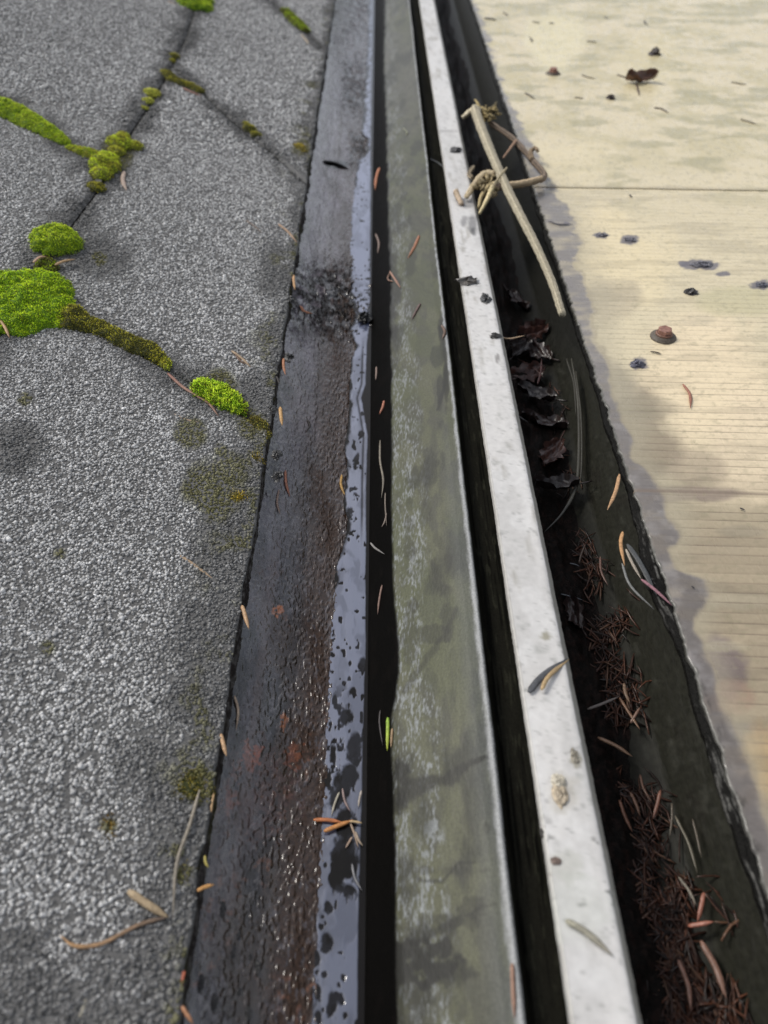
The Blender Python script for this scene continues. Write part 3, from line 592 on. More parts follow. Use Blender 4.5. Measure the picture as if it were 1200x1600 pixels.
# ------------------------------------------------------------------ moss
def moss(discs, colA, colB, label, h=.8, length=.0016, dens=1.0, name='moss_cushion', seed=0, blade_w=.00028):
    r = np.random.default_rng(100+seed)
    W = []
    if seed in (2, 5, 6, 12, 15, 1):
        dd = []
        for a, b in zip(discs[:-1], discs[1:]):
            for k in range(5): dd.append(tuple(a[q]+(b[q]-a[q])*k/5 for q in range(3)))
        discs = dd+[discs[-1]]
    for (x, y, rad) in discs:
        p = hit(x, y, 'roof'); W.append((p[0], p[1], rad*pxsize(p)*1.16, rad*pxsize(p)*1.16*(1.2)))
    W = np.array(W)
    x0, x1 = (W[:,0]-W[:,2]).min()-.001, (W[:,0]+W[:,2]).max()+.001; y0, y1 = (W[:,1]-W[:,3]).min()-.001, (W[:,1]+W[:,3]).max()+.001
    def hf(X, Y):
        z = np.zeros(X.shape)
        for (cx, cy, rx, ry) in W:
            q = 1-((X-cx)/rx)**2-((Y-cy)/ry)**2+.55*(fbm(X*210, Y*210, seed+50, 4)-.5); z = np.maximum(z, h*rx*np.sqrt(np.clip(q, 0, 1)))
        return z*(.68+.6*fbm(X*230, Y*230, seed, 4))
    st = .0009; gx = np.arange(x0, x1, st); gy = np.arange(y0, y1, st); X, Y = np.meshgrid(gx, gy, indexing='ij')
    z = hf(X, Y); V = np.stack([X, Y, z_roof(X)+z+.0003], -1).reshape(-1, 3); F = grid_faces(*X.shape); ok = (z > 1e-6).ravel(); F = F[ok[F].sum(1) >= 3]
    cV = np.tile((np.array(colA)*.45)[None], (len(V), 1))
    n = int((x1-x0)*(y1-y0)/(.42e-6)*dens); n = min(n, 26000)
    bx = r.uniform(x0, x1, n); by = r.uniform(y0, y1, n); bz = hf(bx, by); m = bz > .0002; bx, by, bz = bx[m], by[m], bz[m]; n = len(bx)
    e = .0006; nx = -(hf(bx+e, by)-hf(bx-e, by))/(2*e); ny = -(hf(bx, by+e)-hf(bx, by-e))/(2*e)
    N = np.stack([nx, ny, np.ones(n)], -1); N = np.clip(N, -2.2, 2.2)
    N /= np.linalg.norm(N, axis=1)[:, None]; D = N+r.normal(0, .5, (n, 3)); D /= np.linalg.norm(D, axis=1)[:, None]
    Ln = length*r.uniform(.6, 1.3, n); S = np.cross(D, r.normal(size=(n, 3))); S /= np.linalg.norm(S, axis=1)[:, None]; S *= blade_w
    Bp = np.stack([bx, by, z_roof(bx)+bz], -1); T2 = np.cross(D, S)
    tip = Bp+D*Ln[:, None]; mid = Bp+D*(Ln*.55)[:, None]
    VV = np.stack([Bp-S*.5, mid+S, tip, mid-S+T2*.8], 1).reshape(-1, 3)
    k = np.arange(n)[:, None]*4; FT = np.concatenate([k+np.array([[0,1,2]]), k+np.array([[0,2,3]]), k+np.array([[0,3,1]]), k+np.array([[1,3,2]])])
    mixn = sst(.35, .65, fbm(bx*170, by*170, seed+3, 3)+r.normal(0, .12, n))
    c = np.array(colA)[None]*(1-mixn[:, None])+np.array(colB)[None]*mixn[:, None]; brn = (r.uniform(size=n) < .10+.5*sst(.0022, .0004, bz))[:, None]; c = np.where(brn, np.array([[.07,.065,.015]]), c); c = c*r.uniform(.7, 1.3, n)[:, None]*np.array([[2.25,1.85,1.5]])
    # quads + tris in one mesh via pure tris
    Fq = np.concatenate([F[:, [0,1,2]], F[:, [0,2,3]]]); Vall = np.vstack([V, VV]); Fall = np.vstack([Fq, FT+len(V)])
    used = np.unique(Fall); re_ = np.full(len(Vall), -1); re_[used] = np.arange(len(used)); Vall = Vall[used]; Fall = re_[Fall]
    col = np.vstack([cV, np.repeat(c, 4, 0)])[used]
    o = mesh_obj(name, Vall, Fall, M_moss, None, col=col, smooth=False)
    recentre(o); tag(o, label, 'moss', 'moss cushions on the shingles'); return o
G1, G2 = (.18,.31,.012), (.31,.47,.03); O1, O2 = (.115,.13,.018), (.22,.25,.03); D1, D2 = (.06,.07,.015), (.14,.17,.03)
moss([(40,470,48),(20,465,46),(60,460,42),(30,500,36),(75,485,36),(95,495,26)], (.17,.33,.010), (.28,.46,.02), 'largest bright green moss cushion at the left picture edge', h=.42, seed=1)
moss([(112,500,22),(130,508,17),(150,514,15),(170,522,14),(190,532,14),(210,542,15),(232,549,15),(246,560,12)], D1, O2, 'long olive moss strip trailing right from the largest cushion', h=.6, seed=2)
moss([(89,380,30),(82,384,26),(98,382,26)], G1, G2, 'round bright green moss ball just above the largest cushion', h=.6, seed=3)
moss([(75,415,12),(80,422,10),(66,420,9)], D1, G1, 'small dim moss tuft squeezed between the ball and the largest cushion', h=.6, seed=4)
moss([(-12,168,19),(10,175,20),(30,184,19),(50,195,18),(70,206,15),(88,216,13),(100,224,9)], G1, (.27,.40,.03), 'thick bright green moss roll in the upper left joint', h=.65, seed=5)
moss([(112,234,7),(125,238,9),(140,243,11),(152,247,10)], O2, G1, 'thin moss bridge joining the upper left roll to the forked tufts', h=.6, seed=6)
moss([(165,262,19),(160,275,14),(170,252,14)], O2, G2, 'rounded yellow-green moss tuft at the fork of the upper joints', h=.7, seed=7)
moss([(153,296,11),(148,294,9)], D1, O2, 'little dark moss knob hanging below the forked tuft', h=.7, seed=8)
moss([(188,228,16),(193,216,9),(183,240,11),(212,231,10)], O2, G2, 'pointed yellow-green moss tuft right of the fork', h=.7, seed=9)
moss([(238,148,11),(232,160,8),(226,170,5)], O2, (.36,.46,.10), 'narrow pale green moss wedge below the joint corner', h=.5, seed=10)
moss([(273,90,7),(270,97,5)], D1, O2, 'tiny dull moss speck above the joint corner', h=.6, seed=11)
moss([(260,116,8),(270,125,8),(285,132,7),(298,136,7),(312,144,7)], D1, O2, 'dark thin moss strip right of the joint corner', h=.6, seed=12)
moss([(390,203,9),(400,212,7),(385,196,6)], D1, O2, 'small dark moss tuft midway along the joint towards the gutter', h=.6, seed=13)
moss([(302,10,19),(315,14,16),(288,2,14),(318,4,14)], (.13,.26,.01), G2, 'dense green moss cushion cut by the top picture edge', h=.6, seed=14)
moss([(447,20,8),(456,30,9),(466,40,10),(476,49,8)], D1, G1, 'green moss strip in the top right joint near the gutter', h=.6, seed=15)
moss([(322,612,18),(340,620,20),(356,628,18),(370,638,13),(330,622,14),(378,645,7)], (.16,.32,.015), (.32,.50,.04), 'bushy bright green moss tuft at the right end of the joint', h=.5, length=.0026, blade_w=.0004, seed=16)
moss([(258,568,9),(262,576,6),(252,563,6)], O2, G2, 'small light green moss tuft at the end of the olive strip', h=.5, seed=17)
moss([(373,778,12),(368,774,8)], (.20,.17,.02), (.36,.34,.04), 'small yellow-olive moss dot on the bottom shingle near the gutter', h=.3, seed=18, dens=.8)
moss([(402,716,9),(408,722,6)], (.10,.09,.02), (.26,.24,.03), 'dim olive moss dot above the yellow one beside the eaves', h=.25, seed=19, dens=.8)
moss([(172,1292,17),(168,1302,12)], (.10,.07,.02), (.22,.17,.04), 'brown dried moss patch on the bottom shingle', h=.18, seed=20, dens=.7)
moss([(300,1230,22),(316,1238,16),(296,1216,14)], D1, (.20,.19,.03), 'blurry dark olive moss patch under the leaning dry stalk', h=.2, seed=21, dens=.6)
moss([(468,231,9),(475,237,6)], (.12,.12,.02), (.26,.24,.04), 'faint yellow moss dot by the eaves near the top', h=.25, seed=22)
moss([(290,1364,12),(286,1374,8)], D1, (.24,.24,.03), 'small green moss fleck between the two dry stalks', h=.25, seed=23)
moss([(406,668,13),(398,660,10),(416,680,8)], (.07,.08,.02), (.2,.22,.05), 'thin faded moss film where the joint meets the eaves', h=.18, seed=24)
# ------------------------------------------------------------------ needles, stalks, bits
def smooth_path(P, n=10):
    P = [np.array(p) for p in P]
    if len(P) == 2: return np.array([P[0]+(P[1]-P[0])*t for t in np.linspace(0, 1, n)])
    Q = [2*P[0]-P[1]]+P+[2*P[-1]-P[-2]]; out = []
    for i in range(1, len(Q)-2):
        for t in np.linspace(0, 1, n, endpoint=False):
            a, b, c, d = Q[i-1], Q[i], Q[i+1], Q[i+2]
            out.append(.5*((2*b)+(-a+c)*t+(2*a-5*b+4*c-d)*t*t+(-a+3*b-3*c+d)*t**3))
    out.append(P[-1]); return np.array(out)
def tube(path, rad, sides=6, flat=1.0):
    n = len(path); V = []
    for i in range(n):
        d = path[min(i+1, n-1)]-path[max(i-1, 0)]; d /= np.linalg.norm(d)+1e-12
        s = np.cross(d, [0,0,1]); 
        if np.linalg.norm(s) < 1e-6: s = np.array([1.,0,0])
        s /= np.linalg.norm(s); u = np.cross(s, d)
        for k in range(sides):
            a = 2*math.pi*k/sides; V.append(path[i]+rad[i]*(math.cos(a)*s+math.sin(a)*u*flat))
    F = []
    for i in range(n-1):
        for k in range(sides):
            k2 = (k+1) % sides; F.append((i*sides+k, i*sides+k2, (i+1)*sides+k2, (i+1)*sides+k))
    F.append(tuple(range(sides))[::-1]); F.append(tuple((n-1)*sides+k for k in range(sides)))
    return V, F
OR, TAN, BR, RD, PALE, DKN = (.42,.17,.06), (.50,.33,.19), (.17,.085,.045), (.24,.07,.04), (.50,.42,.30), (.035,.025,.02)
def needle(pts, s, wpx, c, label, lift=.0010, tipup=.0, name='fallen_needle', cat='needle', group='fallen conifer needles', flat=.55, m=None, c2=None, jit=True):
    P = [hit(x, y, s, lift+(tipup if i == len(pts)-1 else 0)) for i, (x, y) in enumerate(pts)]
    if len(P) == 2 and jit:
        mid = (P[0]+P[1])/2; d = P[1]-P[0]; sd_ = np.array([-d[1], d[0], 0])*random.uniform(-.09, .09); P = [P[0], mid+sd_, P[1]]
    path = smooth_path(P, 5); n = len(path); r = wpx*(.5 if flat < .4 or wpx > 10 else .41)*pxsize(P[0]); t = np.linspace(0, 1, n)
    rad = r*np.clip(np.minimum(np.minimum(t*5+.45, 1), (1-t)*3.2+.12), .1, 1)
    V, F = tube(path, rad, 6, flat); V = np.array(V)
    tv = np.repeat(t, 6)[:, None]; c = np.array(c); c = c*np.array([.70,.76,.84]); cc = c*(1-tv*.5)+(np.array(c2) if c2 is not None else c*.62)*tv*.5
    cc = cc*np.random.default_rng(len(label)).uniform(.8, 1.15, (len(cc), 1))
    o = mesh_obj(name, V, F, m or M_org, None, col=cc); recentre(o); tag(o, label, cat, group); return o
N = needle
N([(278,866),(302,882),(337,908)], 'roof', 7.5, TAN, 'long pale tan needle lying alone in the middle of the bottom shingle')
N([(378,946),(383,962),(389,983)], 'roof', 8, (.62,.36,.18), 'short broad orange-tan needle on the eaves, lower right of the long tan one')
N([(362,548),(378,560),(392,574)], 'roof', 5.5, TAN, 'tan needle lying on the middle shingle above the bushy moss tuft')
N([(366,550),(374,562),(384,570)], 'roof', 4, BR, 'darker needle half under the tan one on the middle shingle')
N([(272,647),(292,656),(315,661)], 'roof', 5, TAN, 'thin tan needle just below the reddish stalk and bushy moss tuft')
N([(262,583),(285,604),(312,621)], 'roof', 6, (.30,.12,.08), 'red-brown needle in the joint between olive strip and bushy moss', lift=.0022, c2=(.5,.35,.25))
N([(306,618),(326,630),(342,651)], 'roof', 5, (.33,.17,.11), 'curved brown needle passing under the bushy moss tuft', lift=.0022)
N([(435,350),(450,362),(465,380)], 'roof', 5, (.50,.30,.17), 'orange needle on the middle shingle close to the upper eaves')
N([(384,344),(396,352),(410,364)], 'roof', 3, (.26,.18,.13), 'faint thin brown needle left of the orange one near the upper eaves')
N([(194,268),(192,282),(198,298)], 'roof', 9, (.52,.36,.26), 'pale pinkish husk right below the forked moss tufts', name='seed_husk', cat='husk')
N([(86,414),(100,408),(118,405)], 'roof', 7, (.50,.30,.14), 'tan needle sticking out right of the small dim moss tuft', lift=.004)
N([(52,410),(62,402),(72,401)], 'roof', 7, (.55,.32,.18), 'short tan needle on the left of the small dim moss tuft', lift=.006)
N([(0,500),(8,512),(15,528)], 'roof', 6, (.50,.28,.12), 'orange needle at the left picture edge on the largest moss cushion', lift=.006)
N([(438,636),(439,650),(441,665)], 'roof', 7, (.66,.36,.13), 'short bright orange needle hanging over the eaves right of the bushy moss', lift=.0012)
N([(459,430),(459,440),(461,453)], 'roof', 5, (.62,.33,.14), 'tiny orange needle on the eaves level with the grit drift', lift=.001)
N([(443,560),(443,572),(446,586)], 'roof', 5, (.5,.2,.09), 'tiny red-orange needle on the eaves below the grit drift', lift=.001)
N([(345,1147),(349,1163),(354,1182)], 'roof', 8, (.66,.38,.19), 'short orange-tan needle on the lower eaves beside the rust flecks', lift=.0012)
N([(366,1087),(372,1110),(369,1141)], 'gut', 5, (.58,.40,.26), 'slim curved tan needle in the brown gutter next to the lower eaves')
N([(334,1240),(331,1256),(330,1270)], 'roof', 5, (.6,.36,.17), 'tiny tan needle on the eaves right of the leaning dry stalk')
N([(308,1392),(320,1386),(335,1382)], 'roof', 8, (.66,.32,.10), 'short bright orange needle on the eaves below the leaning stalk')
N([(288,1517),(285,1530),(284,1545)], 'roof', 7, (.6,.15,.07), 'red needle at the eaves near the bottom picture edge')
N([(284,1572),(292,1585),(302,1600)], 'roof', 8, (.55,.25,.12), 'orange needle cut by the bottom picture edge at the eaves')
N([(265,796),(278,801),(292,809)], 'roof', 4, (.05,.045,.04), 'dark grey needle on the bottom shingle above the long tan one')
N([(320,1337),(321,1347),(326,1356)], 'roof', 5, (.55,.42,.10), 'tiny yellow needle on the eaves above the orange one')
N([(85,95),(112,104),(140,121)], 'roof', 3, (.12,.10,.09), 'faint dark needle on the upper left shingle')
N([(432,588),(434,592),(436,600)], 'roof', 4, DKN, 'dark bark crumb on the eaves', name='bark_crumb', cat='crumb')
N([(285,137),(302,145),(316,150)], 'roof', 5, (.30,.14,.09), 'brown needle under the dark moss strip of the upper joint')
N([(470,54),(477,62),(484,72)], 'roof', 6, (.5,.36,.22), 'tan needle below the moss strip in the top right joint')
N([(262,3),(270,6),(277,10)], 'roof', 6, (.5,.3,.18), 'short tan needle beside the moss cushion at the top edge')
# stalks in the bottom left
N([(200,1392),(232,1414),(264,1434)], 'roof', 12, (.52,.36,.20), 'thick tan dry stalk meeting the two bent stems', name='dry_stalk', cat='stalk', group='dry stalks at the lower left', lift=.0025)
N([(264,1432),(215,1446),(160,1474),(118,1478),(94,1462)], 'roof', 8, (.16,.11,.08), 'dark bent stem with an orange curled tip', name='dry_stalk', cat='stalk', group='dry stalks at the lower left', lift=.0022, c2=(.75,.42,.16))
N([(312,1234),(296,1290),(276,1350),(270,1436)], 'roof', 7, (.30,.24,.17), 'long thin brown stalk leaning along the lower eaves', name='dry_stalk', cat='stalk', group='dry stalks at the lower left', lift=.003)
N([(134,1560),(128,1580),(118,1602)], 'roof', 7, (.40,.34,.24), 'blurred tan needle at the bottom left corner')
# brown gutter
N([(446,735),(447,755),(453,776)], 'gut', 5, (.42,.16,.09), 'reddish needle lying in the upper middle of the brown gutter')
N([(436,765),(433,785),(438,805)], 'gut', 4, (.34,.22,.16), 'thin tan needle left below the reddish one in the brown gutter')
N([(534,742),(533,758),(540,776)], 'gut', 5, (.55,.30,.08), 'golden needle at the border of brown metal and filmed water')
N([(468,478),(476,487),(489,490)], 'gut', 8, (.5,.2,.10), 'small orange flake on the grit drift in the brown gutter', name='bark_flake', cat='flake')
N([(490,1281),(512,1281),(536,1285)], 'water', 8, (.60,.20,.07), 'broad bright orange needle on the needle tuft in the water', lift=.0015)
N([(506,1299),(528,1290),(552,1281)], 'water', 9, (.66,.27,.08), 'orange needle crossing the tuft just below the broad one', lift=.002)
N([(545,1283),(556,1284),(566,1286)], 'water', 5, (.6,.4,.2), 'short tan needle end at the right of the water tuft', lift=.002)
for i, (a, b, c, lab) in enumerate([((530,1238),(518,1275),PALE,'pale arched needle left in the water tuft'),((535,1232),(547,1268),(.36,.24,.2),'dusky needle upright in the water tuft'),((547,1285),(560,1325),(.42,.28,.18),'tan needle pointing down from the water tuft'),
        ((556,1300),(567,1322),(.5,.36,.24),'small tan needle at the right rim of the water tuft'),((550,1308),(540,1325),(.46,.3,.2),'stub of needle below the water tuft'),((565,1235),(560,1262),(.45,.36,.28),'needle loop at the right rim above the water tuft'),((550,1350),(566,1392),(.3,.27,.25),'grey grass wisp along the water edge under the tuft')]):
    N([a, b], 'water', 4.5, c, lab, lift=.0012)
N([(506,252),(524,255),(545,264)], 'gut', 10, (.01,.009,.008), 'black wet bark chip high up in the brown gutter', name='bark_chip', cat='bark chip', lift=.001)
N([(480,655),(484,665),(478,675)], 'gut', 4, DKN, 'dark v-shaped bit on the brown gutter', name='bark_crumb', cat='crumb')
for (x, y, l) in [(497,1424,'a'),(345,1420,'b'),(362,1488,'c'),(370,1462,'d'),(400,1510,'e'),(332,1566,'f'),(312,1536,'g')]: pass
# steep black face and green flashing
N([(593,262),(588,278),(586,297)], 'flash', 6, (.60,.22,.10), 'orange needle on the black face near the top of the flashing')
N([(587,365),(592,380),(590,396)], 'flash', 4, (.3,.2,.15), 'dull needle on the black face below the upper orange one')
N([(609,424),(617,436),(626,450)], 'flash', 4.5, (.46,.24,.15), 'brown needle crossing from black face to green flashing')
N([(614,440),(606,436),(609,425)], 'flash', 3, (.36,.2,.13), 'tiny crossed needle beside the crossing brown one')
N([(600,626),(598,636),(593,647)], 'flash', 5, (.50,.18,.10), 'short red needle on the black face')
N([(588,573),(588,583),(587,594)], 'flash', 3.5, (.36,.24,.18), 'short dull needle above the red one on the black face')
N([(594,688),(594,720),(599,750),(596,778)], 'flash', 4, (.30,.24,.17), 'long pale wavy stem on the black face')
N([(602,770),(602,790),(604,822)], 'flash', 3, (.24,.18,.13), 'thin brown stem under the pale wavy one')
N([(579,848),(586,856),(601,866)], 'flash', 4.5, (.30,.26,.22), 'grey needle lying aslant on the black face')
N([(604,802),(601,815),(596,824)], 'flash', 3, (.28,.2,.15), 'tiny tan needle above the aslant grey one')
N([(597,914),(593,935),(590,960)], 'flash', 4, (.30,.17,.12), 'brown needle in the middle of the black face')
N([(606,1121),(606,1145),(605,1173)], 'flash', 7, (.30,.46,.05), 'fresh yellow-green needle on the black face', c2=(.5,.45,.05))
N([(613,1138),(612,1152),(611,1168)], 'flash', 5, (.42,.26,.13), 'tan needle right beside the fresh green one')
N([(594,1110),(593,1130),(598,1165)], 'flash', 3, (.10,.08,.07), 'dark needle left of the fresh green one')
N([(655,368),(648,385),(637,404)], 'flash', 6, (.44,.18,.09), 'orange-brown needle on the upper green flashing')
N([(657,474),(650,486),(643,500)], 'flash', 5, (.17,.10,.08), 'dark brown needle on the green flashing below the orange one')
N([(630,200),(636,207),(634,212)], 'flash', 3, (.35,.33,.2), 'tiny pale v-shaped needle high on the flashing')
N([(800,1505),(802,1548),(804,1592)], 'flash', 9, (.40,.22,.14), 'brown needle tucked under the ridge near the bottom edge')
N([(690,508),(695,518),(691,530)], 'flash', 6, (.20,.12,.08), 'small brown bud on the ridge stain', name='bud_scale', cat='bud')
N([(672,248),(684,254),(694,262)], 'flash', 3, (.3,.29,.27), 'thin pale grass wisp bridging flashing and bar')
# bar
N([(776,524),(795,529),(821,524)], 'bar', 4.5, (.56,.36,.20), 'pale needle jutting from the bar over the dark gutter', lift=.001)
N([(884,1438),(918,1458),(958,1494)], 'bar', 11, (.40,.35,.24), 'blurred grey-tan needle stuck on the lowest part of the bar', c2=(.25,.22,.19))
N([(826,1082),(846,1058),(886,1029)], 'bar', 11, (.10,.095,.093), 'painted shadow of a tan sliver on pale bar', name='sliver_shadow', cat='seed wing', lift=.0014, flat=.3)  # dark shape standing in for the shadow beside the tan sliver
N([(846,1078),(858,1056),(889,1030)], 'bar', 9, (.55,.36,.17), 'tan curled sliver lying along the painted shadow', name='bark_sliver', cat='sliver', lift=.0022)
# panel
N([(1067,600),(1078,616),(1079,638)], 'panel', 6, (.42,.17,.10), 'curved reddish needle on the cream sheet below the rusty screw')
N([(968,741),(962,768),(949,797)], 'panel', 7, (.66,.36,.17), 'orange needle stuck over the edge of the cream sheet', lift=.001)
N([(973,831),(970,850),(976,884)], 'panel', 7, (.66,.34,.14), 'orange needle upright in the clump on the sheet edge', lift=.002)
N([(978,858),(988,880),(1002,905)], 'panel', 6, (.46,.36,.26), 'tan stalk in the clump on the sheet edge', lift=.0015)
N([(1002,905),(1024,922),(1050,946)], 'panel', 7, (.36,.16,.17), 'pinkish-red needle pointing onto the wet margin', lift=.0012)
N([(972,880),(985,915),(1022,952)], 'panel', 5, (.24,.22,.19), 'grey fibre curling along the sheet edge under the clump', lift=.0006)
N([(980,850),(1000,880),(1026,930)], 'panel', 9, (.10,.095,.085), 'dark wet grass blade along the sheet edge in the clump', lift=.0005, flat=.2)
N([(857,344),(872,350),(896,350)], 'panel', 4, (.20,.17,.16), 'small dark wet stalk on the margin near the twig')
N([(1022,168),(1034,170),(1045,177)], 'panel', 4, (.09,.06,.05), 'short dark needle below the curled leaf')
N([(820,145),(828,149),(836,155)], 'panel', 4, (.12,.10,.08), 'short dark needle near the upper edge of the sheet')
N([(756,28),(768,30),(776,32)], 'panel', 6, (.06,.05,.04), 'dark crumb by the sheet edge at the top', name='bark_crumb', cat='crumb')
for i, (x, y, dx, dy, lab) in enumerate([(925,65,16,2,'pale brown bit above the small bolt row on the upper sheet'),(920,120,22,6,'slender tan bit left of the curled leaf'),(838,35,12,2,'thin dark bit near the top edge'),(862,36,8,1,'shorter dark bit near the top edge'),(1155,130,24,4,'curved tan bit at the right of the curled leaf'),(1170,190,26,8,'tan needle at the right picture edge'),
     (905,153,14,2,'faint bit below the far screw'),(1010,36,6,8,'dark fleck between top edge and leaf'),(948,28,8,3,'upper dark fleck beside the bright patch'),(830,62,4,8,'small upright fleck left of the far screw'),(985,306,3,4,'dark dot on the seam line'),(790,22,8,6,'dark speck nearest the top left corner of the sheet'),(1160,795,8,3,'dark fleck on the streaky part near the right edge'),(857,553,18,4,'faint tan needle under the rusty screw'),(968,935,5,3,'lonely dark dot on the lower sheet')]):
    if i == 13: x, y = 1025, 551
    if i == 14: x, y = 1083, 917
    N([(x-dx/2, y-dy/2), (x+dx/2, y+dy/2)], 'panel', 3.5, (.15,.11,.07) if i in (0,1,4,5,6,13) else (.06,.05,.045), lab, name='plant_bit', cat='plant bit', group='small plant bits on the cream sheets')
# lumps: mud, bark, crumbs
def lump(x, y, s, rx, ry, hh, c, label, name='mud_clod', cat='mud', group='mud clods', lift=0, seed=0, spiky=.5):
    r = np.random.default_rng(seed+int(x)); p = hit(x, y, s, lift); q = pxsize(p); nu, nv = 12, 7; V = []
    for i in range(nv):
        a = (i/(nv-1))*math.pi/2
        for k in range(nu):
            b = 2*math.pi*k/nu; f = 1+r.uniform(-spiky, spiky)
            V.append((p[0]+rx*q*math.cos(a)*math.cos(b)*f, p[1]+ry*q*1.6*math.cos(a)*math.sin(b)*f, p[2]+hh*q*math.sin(a)*(1+r.uniform(-spiky, spiky)*.8)))
    F = []
    for i in range(nv-1):
        for k in range(nu): k2 = (k+1) % nu; F.append((i*nu+k, i*nu+k2, (i+1)*nu+k2, (i+1)*nu+k))
    F.append(tuple((nv-1)*nu+k for k in range(nu))); F.append(tuple(range(nu))[::-1])
    V = np.array(V); cc = np.array(c)[None]*r.uniform(.6, 1.4, (len(V), 1))
    o = mesh_obj(name, V, F, M_clod, None, col=cc, smooth=False); recentre(o); tag(o, label, cat, group); return o
MUD = (.055,.052,.062)
lump(1080,458,'panel',9,5,7,(.025,.022,.022),'jagged black mud clod on the cream sheet above the rusty screw', seed=1)
lump(995,570,'panel',10,6,5,(.06,.058,.08),'bluish mud clod left below the rusty screw', seed=2)
lump(940,368,'panel',8,3,3,(.11,.105,.12),'small grey smear clod, leftmost of the two above the wet margin', seed=3)
lump(984,375,'panel',9,4,3,(.10,.095,.11),'grey smear clod right of its twin above the wet margin', seed=4)
lump(1098,414,'panel',18,5,4,(.11,.105,.12),'wide grey mud patch on the cream sheet', seed=5)
lump(1190,446,'panel',9,4,4,(.07,.07,.09),'grey mud clod at the right picture edge', seed=6)
lump(1022,86,'panel',8,5,9,(.035,.025,.022),'dark brown crumb above the curled leaf', 'bark_crumb', 'crumb', 'bark crumbs', seed=7)
lump(954,155,'panel',7,4,6,(.04,.028,.025),'dark brown crumb left below the curled leaf', 'bark_crumb', 'crumb', 'bark crumbs', seed=8)
lump(712,236,'bar',9,5,5,(.035,.034,.036),'black bark flake on the upper part of the bar', 'bark_flake', 'bark flake', 'debris on the bar', seed=9)
lump(731,440,'bar',13,5,7,(.10,.09,.08),'crumbly grey-brown bark lump on the bar', 'bark_lump', 'bark', 'debris on the bar', seed=10, spiky=.8)
lump(759,468,'bar',7,7,6,(.045,.045,.045),'dark bark sliver right below the crumbly lump', 'bark_flake', 'bark flake', 'debris on the bar', seed=11)
lump(774,526,'bar',8,4,6,(.05,.048,.045),'dark crumb holding the jutting needle on the bar', 'bark_crumb', 'crumb', 'debris on the bar', seed=12)
lump(874,1242,'bar',13,13,7,(.33,.27,.19),'tan blistered lump on the lower bar', 'dirt_blister', 'dirt lump', 'debris on the bar', seed=13, spiky=.25)
lump(872,1222,'bar',13,8,8,(.42,.38,.30),'upper knob beside the tan blister on the bar', 'dirt_blister', 'dirt lump', 'debris on the bar', seed=14, spiky=.25)
lump(868,1346,'bar',9,4,5,(.14,.10,.08),'small brown seed on the lower left of the bar', 'seed', 'seed', 'debris on the bar', seed=15, spiky=.2)
lump(897,1182,'bar',6,8,4,(.20,.18,.14),'ring-like grey-brown crumb above the blister', 'bark_crumb', 'crumb', 'debris on the bar', seed=16)
lump(848,1302,'bar',3.5,5,4,(.03,.025,.02),'black dot on the left rim of the lower bar', 'bark_crumb', 'crumb', 'debris on the bar', seed=17)
lump(755,460,'bar',2,2,2,(.05,.05,.05),'pinhead crumb left of the dark sliver on the bar', 'bark_crumb', 'crumb', 'debris on the bar', seed=30)
lump(571,500,'water',10,9,12,(.006,.006,.006),'black clump at the right rim of the filmed water', 'wet_clump', 'debris', 'black clumps at the water rim', seed=18)
for i, (x, y, r) in enumerate([(345,1421,8),(362,1488,7),(371,1461,5),(400,1511,7),(332,1567,9),(312,1536,8),(390,1495,4),(385,1585,8),(372,1550,5)]):
    lump(x, y, 'gut', r, r*.9, r*.35, (.006,.005,.005), ['black drop-shaped pit, uppermost in the lower brown gutter','small black blot above the ring-shaped one','tiny black blot below the uppermost one','black blot right of the ring-shaped one','large black blot by the eaves at the bottom','black blot on the eaves rim near the bottom','little black blot beside the middle pair','black blot nearest the bottom picture edge','faint black blot between the lowest ones'][i], 'tar_blot', 'black blot', 'black blots in the brown gutter', seed=20+i, spiky=.25)
for i, (x, y) in enumerate([(500,118),(424,640),(432,712),(434,745),(450,560),(455,470)]):
    lump(x, y, 'roof', 8, 6, 5, (.02,.019,.018), ['dark lump at the eaves near the top','black crumb at the gap where the joint meets the eaves','black grime knob on the eaves below the joint end','second grime knob lower on the eaves','grime knob on the eaves beside the tiny red needle','grime knob on the eaves level with the grit drift'][i], 'grime_knob', 'grime', 'grime knobs along the eaves', seed=40+i, lift=-.001)
# ------------------------------------------------------------------ screws
def screw(x, y, label):
    p = hit(x, y, 'panel'); e = tag(empty('roofing_screw', p.tolist()), label, 'screw', 'screws in the cream sheets')
    def lathe(name, prof, sides, c, rot=0, m=M_rust):
        V = []; F = []
        for (r, z) in prof:
            for k in range(sides):
                a = 2*math.pi*k/sides+rot; V.append((r*math.cos(a), r*math.sin(a), z))
        for i in range(len(prof)-1):
            for k in range(sides): k2 = (k+1) % sides; F.append((i*sides+k, i*sides+k2, (i+1)*sides+k2, (i+1)*sides+k))
        F.append(tuple((len(prof)-1)*sides+k for k in range(sides)))
        o = mesh_obj(name, V, F, m, e, col=np.tile([c], (len(V), 1)), smooth=False); return o
    lathe('washer', [(.0092,0),(.0090,.0009),(.0075,.0022),(.0062,.0028),(.004,.0028)], 32, (.075,.06,.045))
    lathe('flange', [(.0060,.0028),(.0060,.0036),(.0054,.0041),(.003,.0042)], 32, (.15,.075,.05))
    lathe('head', [(.0050,.0041),(.0050,.0066),(.0044,.0071),(.0022,.0069)], 6, (.23,.115,.085), .3)
    return e
screw(1036,527,'nearer rusty hex screw with dark washer on the cream sheet')
screw(864,116,'farther rusty screw near the top of the cream sheet')
